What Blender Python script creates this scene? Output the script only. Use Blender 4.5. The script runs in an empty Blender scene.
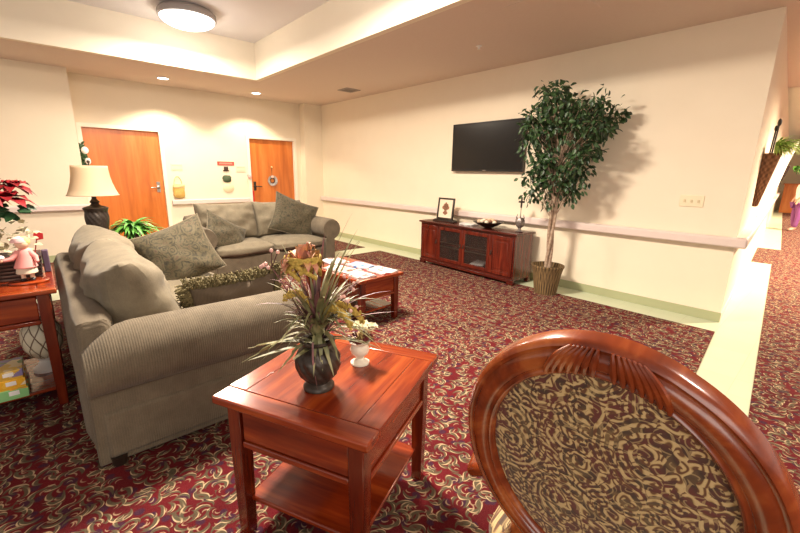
import bpy, bmesh, math, random
from mathutils import Vector, Matrix, noise, Euler
PI = math.pi
random.seed(7)
sc = bpy.context.scene
COL = sc.collection

# ------------------------------------------------------------------ camera
cam_d = bpy.data.cameras.new('camera'); cam = bpy.data.objects.new('camera', cam_d); COL.objects.link(cam)
FX = 394.898; PITCH = .2324; YAW = .7349; ROLL = .0164
F = Vector((math.sin(YAW)*math.cos(PITCH), math.cos(YAW)*math.cos(PITCH), -math.sin(PITCH)))
R0 = Vector((math.cos(YAW), -math.sin(YAW), 0)); U0 = R0.cross(F)
RT = math.cos(ROLL)*R0 + math.sin(ROLL)*U0; UP = -math.sin(ROLL)*R0 + math.cos(ROLL)*U0
m3 = Matrix((RT, UP, -F)).transposed()
cam.matrix_world = Matrix.Translation((0, 0, 1.45)) @ m3.to_4x4()
cam_d.sensor_width = 36; cam_d.lens = FX*36/800; cam_d.clip_start = .05; cam_d.clip_end = 100
sc.camera = cam

# ------------------------------------------------------------------ world, lights, exposure
w = bpy.data.worlds.new('world'); sc.world = w; w.use_nodes = True
w.node_tree.nodes['Background'].inputs[0].default_value = (1.0, .88, .76, 1)
w.node_tree.nodes['Background'].inputs[1].default_value = .5
sc.view_settings.view_transform = 'Standard'; sc.view_settings.look = 'None'
sc.view_settings.gamma = 1; sc.view_settings.use_curve_mapping = False
sc.view_settings.exposure = 0.84

def area(name, loc, rot, sx, sy, power, col):
    d = bpy.data.lights.new(name, 'AREA'); d.shape = 'RECTANGLE'; d.size = sx; d.size_y = sy; d.energy = power; d.color = col
    o = bpy.data.objects.new(name, d); COL.objects.link(o); o.location = loc; o.rotation_euler = rot
    return o
def spot(name, loc, power, ang=100, blend=.6, col=(1, .80, .58), rad=.06):
    d = bpy.data.lights.new(name, 'SPOT'); d.energy = power; d.color = col; d.spot_size = math.radians(ang); d.spot_blend = blend
    d.shadow_soft_size = rad
    o = bpy.data.objects.new(name, d); COL.objects.link(o); o.location = loc
    return o
# soft fill added behind the camera, not a window of the room
area('rear_fill_light', (-2.5, -3.5, 2.0), (math.radians(72), 0, math.radians(-35)), 3.5, 1.8, 50, (1, .92, .82))
# the dome lamp's own light first, then two unseen lamps added as fill
for lp, le in (((1.75, 6.13, 3.17), 66), ((1.5, 2.9, 3.17), 172), ((1.5, -1.6, 3.17), 45)):
    d = bpy.data.lights.new('dome_and_fill_light', 'AREA'); d.shape = 'DISK'; d.size = .62; d.energy = le; d.color = (1, .86, .70)
    o = bpy.data.objects.new('dome_and_fill_light', d); COL.objects.link(o); o.location = lp
    d = bpy.data.lights.new('dome_and_fill_glow', 'POINT'); d.energy = le*.12; d.color = (1, .90, .78); d.shadow_soft_size = .2
    o = bpy.data.objects.new('dome_and_fill_glow', d); COL.objects.link(o); o.location = (lp[0], lp[1], 3.08)
CANS = [(1.776, 7.95), (3.378, 7.98)]
for x, y in CANS: spot('downlight_beam', (x, y, 2.88), 72, 118, .35)
for x, y in ((7.6, -1.1), (11, -.9), (15, -.7), (20, -.5)):
    spot('corridor_beam', (x, y, 2.86), 900, 165, .9)

# ------------------------------------------------------------------ node helpers
class NT:
    def __init__(s, name, rough=.5, **kw):
        s.m = bpy.data.materials.new(name); s.m.use_nodes = True; s.t = s.m.node_tree; s.n = s.t.nodes
        s.b = s.n['Principled BSDF']; s.b.inputs['Roughness'].default_value = rough
        for k, v in kw.items(): s.b.inputs[k.replace('_', ' ')].default_value = v
        s._c = {}
    def link(s, a, b): s.t.links.new(a, b)
    def put(s, sock, v):
        if isinstance(v, bpy.types.NodeSocket): s.link(v, sock)
        else: sock.default_value = v
    def coord(s, kind='Object'):
        if kind not in s._c: s._c[kind] = s.n.new('ShaderNodeTexCoord').outputs[kind]
        return s._c[kind]
    def math(s, op, a, b=0.0, c=None, clamp=False):
        n = s.n.new('ShaderNodeMath'); n.operation = op; n.use_clamp = clamp
        s.put(n.inputs[0], a); s.put(n.inputs[1], b)
        if c is not None: s.put(n.inputs[2], c)
        return n.outputs[0]
    def vm(s, op, a, b=(0, 0, 0), out=0):
        n = s.n.new('ShaderNodeVectorMath'); n.operation = op; s.put(n.inputs[0], a)
        if op == 'SCALE': s.put(n.inputs[3], b)
        else: s.put(n.inputs[1], b)
        return n.outputs[out]
    def mapping(s, v, scale=(1, 1, 1), loc=(0, 0, 0), rot=(0, 0, 0)):
        n = s.n.new('ShaderNodeMapping'); s.link(v, n.inputs[0]); n.inputs[3].default_value = scale
        n.inputs[1].default_value = loc; n.inputs[2].default_value = rot
        return n.outputs[0]
    def noise(s, v, scale=5, detail=3, rough=.5, col=False, dist=0):
        n = s.n.new('ShaderNodeTexNoise'); s.link(v, n.inputs['Vector']); n.inputs['Scale'].default_value = scale
        n.inputs['Detail'].default_value = detail; n.inputs['Roughness'].default_value = rough; n.inputs['Distortion'].default_value = dist
        return n.outputs['Color' if col else 'Fac']
    def ramp(s, f, stops, interp='LINEAR'):
        n = s.n.new('ShaderNodeValToRGB'); s.link(f, n.inputs[0]); e = n.color_ramp.elements; n.color_ramp.interpolation = interp
        e[0].position, e[0].color = stops[0][0], (*stops[0][1], 1); e[1].position, e[1].color = stops[-1][0], (*stops[-1][1], 1)
        for p, c in stops[1:-1]:
            q = e.new(p); q.color = (*c, 1)
        return n.outputs[0]
    def mix(s, f, a, b):
        n = s.n.new('ShaderNodeMix'); n.data_type = 'RGBA'; s.put(n.inputs[0], f)
        s.put(n.inputs[6], (*a, 1) if isinstance(a, tuple) else a); s.put(n.inputs[7], (*b, 1) if isinstance(b, tuple) else b)
        return n.outputs[2]
    def sep(s, v):
        n = s.n.new('ShaderNodeSeparateXYZ'); s.link(v, n.inputs[0]); return n.outputs
    def mr(s, v, a, b, c=0.0, d=1.0, smooth=True):
        n = s.n.new('ShaderNodeMapRange'); n.interpolation_type = 'SMOOTHSTEP' if smooth else 'LINEAR'
        s.put(n.inputs[0], v)
        for i, q in enumerate((a, b, c, d)): n.inputs[i+1].default_value = q
        return n.outputs[0]
    def vor(s, v, rnd=1.0, feat='F1', dims='2D', scale=1.0):
        n = s.n.new('ShaderNodeTexVoronoi'); n.voronoi_dimensions = dims; n.feature = feat; s.link(v, n.inputs['Vector'])
        n.inputs['Scale'].default_value = scale; n.inputs['Randomness'].default_value = rnd
        return n.outputs
    def color(s, c): s.put(s.b.inputs['Base Color'], (*c, 1) if isinstance(c, tuple) else c)
    def bump(s, h, strength=.3, dist=.01):
        n = s.n.new('ShaderNodeBump'); s.link(h, n.inputs['Height']); n.inputs['Strength'].default_value = strength
        n.inputs['Distance'].default_value = dist; s.link(n.outputs[0], s.b.inputs['Normal'])

def plain(name, c, rough=.5, **kw):
    t = NT(name, rough, **kw); t.color(c); return t.m
def mottled(name, c1, c2, scale=20, rough=.6, bump=.0, **kw):
    t = NT(name, rough, **kw); f = t.noise(t.coord(), scale, 4, .6)
    t.color(t.ramp(f, [(.3, c1), (.7, c2)]))
    if bump: t.bump(f, bump, .004)
    return t.m
def wood(name, dark, mid, light, axis=0, rough=.22, coat=.5, scale=1.0):
    t = NT(name, rough); t.b.inputs['Coat Weight'].default_value = coat; t.b.inputs['Coat Roughness'].default_value = .12
    sc_ = [14*scale]*3; sc_[axis] = 1.3*scale
    v = t.mapping(t.coord(), tuple(sc_))
    n1 = t.noise(v, 1.0, 4, .6, dist=.6); n2 = t.noise(v, 3.0, 2, .5)
    f = t.math('ADD', t.math('MULTIPLY', n1, .8), t.math('MULTIPLY', n2, .2))
    t.color(t.ramp(f, [(.3, dark), (.5, mid), (.68, light)])); t.bump(n2, .015, .002)
    return t.m

MT = {}
MT['wall'] = mottled('wall_paint', (.85, .745, .575), (.87, .765, .595), 3, .75)
MT['wall_end'] = mottled('corridor_paint', (.86, .76, .58), (.88, .78, .60), 3, .75)
MT['ceiling'] = mottled('ceiling_paint', (.72, .60, .52), (.74, .62, .54), 30, .9)
MT['tray'] = mottled('tray_paint', (.86, .78, .64), (.88, .80, .66), 3, .8)
MT['tray_top'] = plain('tray_ceiling_paint', (.82, .80, .82), .9)
MT['rail'] = mottled('handrail_vinyl', (.72, .60, .55), (.74, .62, .57), 8, .45)
MT['base'] = plain('baseboard_vinyl', (.40, .42, .24), .5)
MT['trimw'] = plain('door_frame_paint', (.90, .83, .70), .45)
MT['cherryX'] = wood('cherry_wood_x', (.10, .008, .002), (.22, .026, .005), (.40, .075, .013), 0)
MT['cherryY'] = wood('cherry_wood_y', (.10, .008, .002), (.22, .026, .005), (.40, .075, .013), 1)
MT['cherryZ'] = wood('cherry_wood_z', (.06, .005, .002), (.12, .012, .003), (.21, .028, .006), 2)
MT['cabX'] = wood('cabinet_wood_x', (.035, .004, .002), (.075, .008, .004), (.13, .016, .006), 0, .25)
MT['cabZ'] = wood('cabinet_wood_z', (.04, .004, .002), (.10, .010, .004), (.18, .022, .008), 2, .25)
MT['chairwood'] = wood('chair_wood', (.08, .010, .003), (.24, .040, .008), (.46, .125, .028), 0, .25, .35, .6)
MT['door'] = wood('door_veneer', (.42, .10, .015), (.58, .16, .025), (.68, .23, .05), 2, .35, .3, .45)
MT['black'] = plain('black_gloss', (.012, .012, .013), .18)
MT['screen'] = plain('screen_glass', (.004, .004, .005), .22)
MT['iron'] = mottled('dark_bronze', (.03, .022, .017), (.06, .045, .035), 30, .4, .1, Metallic=.3)
MT['metal'] = plain('brushed_metal', (.55, .5, .45), .3, Metallic=1.0)
MT['cream'] = mottled('cream_ceramic', (.78, .72, .58), (.85, .8, .68), 20, .35)
MT['white'] = plain('white_ceramic', (.85, .83, .8), .3)
MT['plate'] = plain('ivory_plastic', (.84, .74, .52), .4)
MT['foot'] = plain('dark_foot', (.02, .012, .008), .4)

def m_corduroy(name, c1, c2, axis=1, freq=420, amp=.05):
    t = NT(name, .85); t.b.inputs['Sheen Weight'].default_value = .08; t.b.inputs['Sheen Roughness'].default_value = .5
    s_ = t.sep(t.coord()); co = s_[axis]
    ph = t.math('MULTIPLY', co, freq*2)
    wv = t.math('SINE', ph)
    n = t.noise(t.coord(), 9, 4, .6); n2 = t.noise(t.coord(), 240, 2, .6)
    f = t.math('ADD', t.math('MULTIPLY', n, .6), t.math('ADD', t.math('MULTIPLY', wv, amp), t.math('MULTIPLY', n2, .4)))
    t.color(t.ramp(f, [(.3, c1), (.7, c2)]))
    t.bump(t.math('ADD', t.math('MULTIPLY', wv, min(1, amp*20)), t.math('MULTIPLY', n2, 1.5)), .35, .003)
    return t.m
MT['cordY'] = m_corduroy('corduroy_ribs_y', (.085, .065, .040), (.172, .135, .088), 1, 300, .035)
MT['cordX'] = m_corduroy('corduroy_ribs_x', (.085, .065, .040), (.172, .135, .088), 0, 300, .035)
MT['cordcush'] = m_corduroy('corduroy_cushion', (.115, .094, .060), (.22, .182, .12), 0, 420, .004)
MT['cordback'] = m_corduroy('corduroy_pillow_back', (.095, .068, .044), (.15, .11, .072), 0)

def m_chenille():
    t = NT('floral_chenille', .8); t.b.inputs['Sheen Weight'].default_value = .1
    c = t.coord(); wv = t.noise(c, 7, 2, .5, True)
    v = t.vm('ADD', t.mapping(c, (1, 1, 1)), t.vm('SCALE', wv, .14))
    o = t.vor(v, 1, 'F1', '3D', 11); e = t.vor(v, 1, 'DISTANCE_TO_EDGE', '3D', 11)
    ring = t.math('SINE', t.math('MULTIPLY', o['Distance'], 26))
    f = t.math('ADD', t.math('MULTIPLY', ring, .10), t.noise(c, 26, 4, .7))
    t.color(t.ramp(f, [(.25, (.022, .018, .010)), (.45, (.055, .046, .024)), (.58, (.10, .082, .042)), (.7, (.07, .042, .026))]))
    t.bump(f, .4, .004); return t.m
MT['chenille'] = m_chenille()
MT['fringe'] = mottled('olive_fringe', (.07, .055, .022), (.22, .18, .085), 60, .9, .4)

def curl(t, P, scale, off, marks, rnd=.75):
    """leaf strokes scattered on the plane, one per cell, each turned its own way"""
    v = t.vm('ADD', t.vm('SCALE', P, scale), off)
    o = t.vor(v, rnd)
    p = t.vm('SUBTRACT', v, o['Position'])
    rot = t.n.new('ShaderNodeVectorRotate'); rot.rotation_type = 'Z_AXIS'; t.link(p, rot.inputs['Vector'])
    cs = t.n.new('ShaderNodeSeparateColor'); t.link(o['Color'], cs.inputs[0])
    t.link(t.math('MULTIPLY', cs.outputs[0], 2*PI), rot.inputs['Angle'])
    q = t.sep(rot.outputs[0]); x, y = q[0], q[1]
    def dist(cx, cy):
        dx = t.math('SUBTRACT', x, cx); dy = t.math('SUBTRACT', y, cy)
        return t.math('SQRT', t.math('ADD', t.math('MULTIPLY', dx, dx), t.math('MULTIPLY', dy, dy)))
    out = []
    for (cx, cy, r, rin, shx, shy) in marks:
        a = t.mr(dist(cx, cy), r, r-.035, 0, 1); b = t.mr(dist(cx+shx, cy+shy), rin-.015, rin+.035, 0, 1)
        out.append(t.math('MULTIPLY', a, b))
    return out, y
def m_carpet():
    t = NT('scroll_carpet', .95); t.b.inputs['Specular IOR Level'].default_value = .15
    t.b.inputs['Sheen Weight'].default_value = .0
    c = t.coord(); wv = t.noise(c, 5, 2, .5, True)
    P = t.vm('ADD', c, t.vm('SCALE', t.vm('SUBTRACT', wv, (.5, .5, .5)), .08))
    col = t.ramp(t.noise(c, 3, 3, .5), [(.35, (.070, .002, .005)), (.65, (.120, .003, .008))])
    blot = t.vor(t.vm('ADD', t.vm('SCALE', P, 13), (9, 2, 0)), 1)
    col = t.mix(t.math('MULTIPLY', t.mr(blot['Distance'], .30, .16), .8), col, (.018, .012, .035))
    L = []
    for sc_, off in ((10, (0, 0, 0)), (11.5, (3.3, 7.7, 0)), (13, (7.5, 2.7, 0))):
        L.append(curl(t, P, sc_, off, [(0, 0, .42, .42, .24, .0), (0, 0, .42, .43, .10, .03), (.14, .10, .18, .18, .09, -.03)]))
    for (g, _, _), y in L: col = t.mix(t.math('MULTIPLY', g, .85), col, (.075, .08, .045))
    for (_, k, d), y in L:
        col = t.mix(t.math('MULTIPLY', k, t.mr(y, -.35, .2, .05, 1)), col, (.62, .46, .27))
        col = t.mix(t.math('MULTIPLY', d, .6), col, (.52, .38, .23))
    f = t.noise(c, 220, 2, .6)
    col = t.mix(.12, col, t.ramp(f, [(.3, (.03, .005, .01)), (.7, (.35, .10, .09))]))
    t.color(col); t.bump(f, .5, .004); return t.m
MT['carpet'] = m_carpet()

def m_tile():
    t = NT('floor_tile', .32)
    n = t.n.new('ShaderNodeTexBrick'); t.link(t.coord(), n.inputs['Vector']); n.offset = 0; n.squash = 1
    n.inputs['Scale'].default_value = 1; n.inputs['Brick Width'].default_value = .305; n.inputs['Row Height'].default_value = .305
    n.inputs['Mortar Size'].default_value = .0015; n.inputs['Color1'].default_value = (.57, .63, .45, 1); n.inputs['Color2'].default_value = (.60, .66, .48, 1)
    n.inputs['Mortar'].default_value = (.5, .5, .34, 1)
    t.color(t.mix(t.math('MULTIPLY', t.noise(t.coord(), 40, 4, .7), .25), n.outputs[0], (.48, .54, .37))); return t.m
MT['tile'] = m_tile()

def m_paisley():
    t = NT('paisley_tapestry', .75); t.b.inputs['Sheen Weight'].default_value = .2
    c = t.coord(); sp = t.sep(c)
    cmb = t.n.new('ShaderNodeCombineXYZ'); t.link(sp[1], cmb.inputs[0]); t.link(sp[2], cmb.inputs[1])
    P0 = cmb.outputs[0]
    wv = t.noise(P0, 7, 1, .5, True)
    P = t.vm('ADD', P0, t.vm('SCALE', t.vm('SUBTRACT', wv, (.5, .5, .5)), .025))
    def tear(scale, off, freq, lobes):
        v = t.vm('ADD', t.vm('SCALE', P, scale), off); o = t.vor(v, .8)
        p = t.vm('SUBTRACT', v, o['Position'])
        rot = t.n.new('ShaderNodeVectorRotate'); rot.rotation_type = 'Z_AXIS'; t.link(p, rot.inputs['Vector'])
        cs = t.n.new('ShaderNodeSeparateColor'); t.link(o['Color'], cs.inputs[0]); t.link(t.math('MULTIPLY', cs.outputs[0], 2*PI), rot.inputs['Angle'])
        q = t.sep(rot.outputs[0]); th = t.math('ARCTAN2', q[1], q[0])
        r = t.math('SQRT', t.math('ADD', t.math('MULTIPLY', q[0], q[0]), t.math('MULTIPLY', q[1], q[1])))
        rr = t.math('MULTIPLY', r, t.math('ADD', 1, t.math('MULTIPLY', t.math('COSINE', th), .45)))
        s_ = t.math('ADD', t.math('MULTIPLY', rr, freq), t.math('ADD', t.math('MULTIPLY', th, 1.0), t.math('MULTIPLY', t.math('MULTIPLY', t.math('SINE', t.math('MULTIPLY', th, lobes)), r), 1.5)))
        return t.math('SINE', s_), r
    a, ra = tear(5.2, (0.35, 0.2, 0), 60, 12); b, rb = tear(38, (4.2, 1.3, 0), 12, 3); d, rd = tear(14, (1.2, 8.3, 0), 26, 5)
    patch = t.mr(ra, .42, .45)
    m = t.mix(patch, t.vm('ADD', (0, 0, 0), (0, 0, 0)) if 0 else a, d)
    bw_ = t.n.new('ShaderNodeSeparateColor'); t.link(m, bw_.inputs[0]); m = bw_.outputs[0]
    a_ = t.math('ADD', t.math('MULTIPLY', m, .5), .5)
    lines = t.mr(m, -.1, .2); 
    ground = t.ramp(t.noise(P0, 16, 2, .6), [(.4, (.13, .022, .018)), (.55, (.045, .02, .014)), (.7, (.22, .13, .05))])
    gold = t.ramp(t.math('ADD', t.math('MULTIPLY', b, .5), .5), [(.15, (.14, .05, .02)), (.4, (.50, .33, .13)), (.8, (.66, .48, .23))])
    col = t.mix(lines, ground, gold)
    dots = t.mr(b, .55, .8); col = t.mix(t.math('MULTIPLY', t.math('MULTIPLY', dots, t.math('SUBTRACT', 1, lines)), .75), col, (.42, .29, .13))
    f = t.math('ADD', m, t.math('MULTIPLY', b, .4))
    weave = t.noise(t.mapping(c, (1, 500, 500)), 1, 1, .5)
    col = t.mix(t.math('MULTIPLY', weave, .3), col, (.10, .06, .03))
    t.color(col); t.bump(f, .25, .002); return t.m
MT['paisley'] = m_paisley()

def m_leaf(name, c1, c2, rough=.5):
    t = NT(name, rough); n = t.noise(t.coord(), 14, 2, .5); t.color(t.ramp(n, [(.35, c1), (.65, c2)])); return t.m
MT['ficus'] = m_leaf('ficus_leaf', (.010, .030, .010), (.045, .10, .028), .45)
MT['fern'] = m_leaf('fern_leaf', (.05, .22, .03), (.16, .42, .07))
MT['fern2'] = m_leaf('light_fern_leaf', (.22, .38, .06), (.42, .55, .14))
MT['sage'] = m_leaf('sage_blade', (.11, .12, .045), (.34, .31, .15))
MT['dkblade'] = m_leaf('burgundy_blade', (.06, .02, .022), (.28, .12, .12))
MT['plume'] = mottled('yellow_plume', (.28, .19, .03), (.62, .43, .10), 90, .9, .5)
MT['petal'] = m_leaf('gold_pink_petal', (.55, .33, .10), (.50, .18, .14))
MT['berry'] = plain('pink_white_berry', (.75, .45, .40), .35)
MT['poin'] = m_leaf('red_petal', (.14, .001, .004), (.30, .004, .010))
MT['bark'] = mottled('pale_bark', (.22, .13, .08), (.50, .38, .28), 30, .8, .4)
MT['creamflower'] = m_leaf('cream_petal', (.75, .66, .42), (.85, .80, .62))

def m_basket(name, c1, c2, fz=80, fa=30):
    t = NT(name, .8); s_ = t.sep(t.coord()); th = t.math('ARCTAN2', s_[1], s_[0])
    a = t.math('SINE', t.math('MULTIPLY', th, fa)); b = t.math('SINE', t.math('MULTIPLY', s_[2], fz))
    f = t.math('ADD', t.math('MULTIPLY', t.math('MULTIPLY', a, b), .3), t.math('ADD', t.noise(t.mapping(t.coord(), (12, 12, 2)), 4, 3, .6), t.math('MULTIPLY', a, .12)))
    t.color(t.ramp(f, [(.2, c1), (.8, c2)])); t.bump(f, .6, .01); return t.m
MT['basket'] = m_basket('wicker', (.05, .03, .012), (.24, .15, .06), 20, 30)
MT['dkbasket'] = m_basket('dark_wicker', (.02, .008, .005), (.07, .03, .02), 260, 4)
MT['brbasket'] = m_basket('brown_wicker', (.10, .04, .015), (.28, .13, .06), 90, 20)

# ------------------------------------------------------------------ mesh helpers
class M:
    def __init__(s): s.v = []; s.f = []
    def add(s, vs, fs):
        k = len(s.v); s.v += [Vector(a) for a in vs]; s.f += [tuple(i+k for i in f) for f in fs]; return s
    def box(s, x0, x1, y0, y1, z0, z1, mat=None):
        vs = [Vector((x, y, z)) for z in (z0, z1) for y in (y0, y1) for x in (x0, x1)]
        if mat: vs = [mat @ a for a in vs]
        return s.add(vs, [(0, 2, 3, 1), (4, 5, 7, 6), (0, 1, 5, 4), (2, 6, 7, 3), (0, 4, 6, 2), (1, 3, 7, 5)])
    def lathe(s, prof, n=32, c=(0, 0, 0), twist=None, mat=None, cap=True):
        vs = []; fs = []
        for (r, z) in prof:
            for i in range(n):
                a = 2*PI*i/n
                rr = r
                if twist: rr = twist(r, z, a)
                p = Vector((c[0]+rr*math.cos(a), c[1]+rr*math.sin(a), c[2]+z)); vs.append(mat @ p if mat else p)
        for j in range(len(prof)-1):
            for i in range(n):
                fs.append((j*n+i, j*n+(i+1) % n, (j+1)*n+(i+1) % n, (j+1)*n+i))
        if cap:
            fs.append(tuple(range(n-1, -1, -1))); fs.append(tuple((len(prof)-1)*n+i for i in range(n)))
        return s.add(vs, fs)
    def tube(s, pts, r, n=8, cap=True, flat=1.0, upv=None):
        pts = [Vector(p) for p in pts]; vs = []; fs = []; L = len(pts)
        rr = r if isinstance(r, (list, tuple)) else [r]*L
        up = Vector(upv) if upv else None; prev = None
        for i, p in enumerate(pts):
            d = (pts[min(i+1, L-1)] - pts[max(i-1, 0)]).normalized()
            if up: a = up - d*up.dot(d)
            elif prev is None: a = d.orthogonal()
            else: a = prev - d*prev.dot(d)
            a.normalize(); prev = a; b = d.cross(a)
            for k in range(n):
                t = 2*PI*k/n; vs.append(p + (a*math.cos(t)*flat + b*math.sin(t))*rr[i])
        for i in range(L-1):
            for k in range(n): fs.append((i*n+k, i*n+(k+1) % n, (i+1)*n+(k+1) % n, (i+1)*n+k))
        if cap: fs.append(tuple(range(n-1, -1, -1))); fs.append(tuple((L-1)*n+k for k in range(n)))
        return s.add(vs, fs)
    def blade(s, pts, w, side=None, fold=.25):
        """a tapering leaf along pts, slightly folded at the midrib"""
        pts = [Vector(p) for p in pts]; L = len(pts); vs = []; fs = []
        for i, p in enumerate(pts):
            d = (pts[min(i+1, L-1)]-pts[max(i-1, 0)]).normalized()
            sd = d.cross(side or Vector((0, 0, 1)))
            if sd.length < .05: sd = d.cross(Vector((1, 0, 0)))
            sd.normalize(); nn = sd.cross(d)
            t = i/(L-1); ww = w*(math.sin(PI*min(1, t*.88+.12))**.7) * .5
            vs += [p+sd*ww+nn*ww*fold, p, p-sd*ww+nn*ww*fold]
        for i in range(L-1):
            a = i*3; fs += [(a, a+1, a+4, a+3), (a+1, a+2, a+5, a+4)]
        return s.add(vs, fs)
    def leaf(s, p, d, nrm, L, W):
        d = d.normalized(); sd = d.cross(nrm).normalized(); n = sd.cross(d)
        vs = [p, p+d*L*.35+sd*W*.5+n*L*.06, p+d*L*.75+sd*W*.36+n*L*.03, p+d*L-n*L*.1, p+d*L*.75-sd*W*.36+n*L*.03, p+d*L*.35-sd*W*.5+n*L*.06, p+d*L*.4]
        return s.add(vs, [(0, 1, 6), (1, 2, 6), (2, 3, 6), (3, 4, 6), (4, 5, 6), (5, 0, 6)])
    def ball(s, c, r, n=8, m=6, sc_=(1, 1, 1), mat=None):
        prof = [(math.sin(PI*j/m)*r, -math.cos(PI*j/m)*r) for j in range(m+1)]
        prof = [(max(a, 1e-4), b) for a, b in prof]
        T = Matrix.Translation(c) @ (mat or Matrix()) @ Matrix.Diagonal((*sc_, 1))
        return s.lathe(prof, n, mat=T)
    def prism(s, poly, axis, a0, a1):
        """poly of 2D points extruded along an axis (0,1,2) from a0 to a1"""
        n = len(poly)
        def mk(u, v, a): 
            return [(a, u, v), (u, a, v), (u, v, a)][axis]
        vs = [mk(u, v, a0) for u, v in poly]+[mk(u, v, a1) for u, v in poly]
        fs = [tuple(range(n)), tuple(range(2*n-1, n-1, -1))]+[(i, n+i, n+(i+1) % n, (i+1) % n) for i in range(n)]
        return s.add(vs, fs)
    def xf(s, mat): s.v = [mat @ a for a in s.v]; return s

def obj(name, mb, mat, parent=None, bevel=0, smooth=40, sub=0, seg=2, loc=None, rot=None):
    me = bpy.data.meshes.new(name); me.from_pydata([tuple(a) for a in mb.v], [], mb.f); me.update()
    bm = bmesh.new(); bm.from_mesh(me); bmesh.ops.recalc_face_normals(bm, faces=bm.faces); bm.to_mesh(me); bm.free()
    if smooth:
        me.shade_smooth()
        me.set_sharp_from_angle(angle=math.radians(smooth))
    me.materials.append(MT[mat] if isinstance(mat, str) else mat)
    o = bpy.data.objects.new(name, me); COL.objects.link(o)
    if parent: o.parent = parent
    if loc: o.location = loc
    if rot: o.rotation_euler = rot
    if bevel:
        b = o.modifiers.new('bevel', 'BEVEL'); b.width = bevel; b.segments = seg; b.limit_method = 'ANGLE'; b.angle_limit = math.radians(40)
    if sub:
        b = o.modifiers.new('sub', 'SUBSURF'); b.levels = sub; b.render_levels = sub
    return o
def thing(name, label, cat, loc=(0, 0, 0), rz=0, group=None, rot=None):
    o = bpy.data.objects.new(name, None); COL.objects.link(o); o.empty_display_size = .1
    o.location = loc; o.rotation_euler = rot or (0, 0, rz); o['label'] = label; o['category'] = cat
    if group: o['group'] = group
    return o
def tag(o, label, cat, group=None):
    o['label'] = label; o['category'] = cat
    if group: o['group'] = group
    return o
def struct(name, mb, mat, parent=None, **k):
    o = obj(name, mb, mat, parent, **k)
    if not parent: o['kind'] = 'structure'
    return o
def dup(root, loc, rz=0, label=None, group=None):
    r = root.copy(); COL.objects.link(r); r.location = loc; r.rotation_euler = (0, 0, rz)
    if label: r['label'] = label
    if group: r['group'] = group
    for ch in list(root.children):
        c = ch.copy(); COL.objects.link(c); c.parent = r
        for g in list(ch.children):
            d = g.copy(); COL.objects.link(d); d.parent = c
    return r

# ================================================================== THE ROOM
XW, YD, H, YE = 5.042, 8.563, 2.908, .642
CA = math.radians(4.2); CD = Vector((math.cos(CA), math.sin(CA), 0)); CN = Vector((-math.sin(CA), math.cos(CA), 0))
P1 = Vector((XW, YE, 0))
struct('floor', M().box(-6, 27, -8, YD+.2, -.1, 0), 'tile', smooth=0)
def slab(poly, z0, z1): return M().prism(poly, 2, z0, z1)
def lineY(x, a): return a[1]+(x-a[0])*math.tan(math.radians(4.6))
struct('floor', slab([(-5.9, lineY(-5.9, (4.687, .61))), (4.672, .61), (4.672, 5.75), (-5.9, 5.6)], 0, .006), 'carpet', smooth=0)
struct('floor', slab([(-5.9, 6.2), (4.66, 6.2), (4.66, 8.1), (-5.9, 8.1)], 0, .006), 'carpet', smooth=0)
a0 = (4.758, .30)
struct('floor', slab([(-5.9, -7.9), (26, -7.9), (26, lineY(26, (11.69, .73))), (11.4, lineY(11.4, (11.69, .73))), (11.4, 1.08), (9.35, .93), (9.35, .655), (-5.9, lineY(-5.9, a0))], 0, .006), 'carpet', smooth=0)
# walls
struct('wall_right', M().box(XW, XW+.12, YE+.12, YD+.2, 0, H+.02), 'wall', smooth=0)
# corridor wall running away behind the TV wall's end
ew = M(); q0 = P1+CD*.0; q1 = P1+CD*22; t_ = Vector((0, .12, 0))
ew.add([q0, q1, q1+t_, q0+t_, q0+Vector((0, 0, H+.02)), q1+Vector((0, 0, H+.02)), q1+t_+Vector((0, 0, H+.02)), q0+t_+Vector((0, 0, H+.02))],
       [(0, 1, 5, 4), (1, 2, 6, 5), (2, 3, 7, 6), (3, 0, 4, 7), (4, 5, 6, 7), (0, 3, 2, 1)])
struct('wall_corridor', ew, 'wall', smooth=0)
# door wall with two openings
D1 = (.64, 1.77); D2 = (3.40, 4.44); DT = 2.12
bw = M()
for x0, x1 in ((-.0, D1[0]), (D1[1], D2[0]), (D2[1], XW+.1)): bw.box(x0, x1, YD, YD+.12, 0, H+.02)
for d in (D1, D2): bw.box(d[0], d[1], YD, YD+.12, DT, H+.02)
struct('wall_back', bw, 'wall', smooth=0)
struct('wall_left', M().box(-6, .56, 8.17, YD+.12, 0, H+.02), 'wall', smooth=0)
struct('trim_1', M().box(4.60, XW, 8.35, YD, 0, H+.01), 'wall', smooth=0)
struct('wall_far', M().box(26.5, 26.6, -8, 4, 0, 4), 'wall_end', smooth=0)
struct('trim_2', M().box(1.757, 1.763, YD-.003, YD, DT+.06, H), 'wall_end', smooth=0)
struct('trim_3', M().box(3.33, 3.336, YD-.003, YD, .9, H), 'wall_end', smooth=0)
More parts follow.
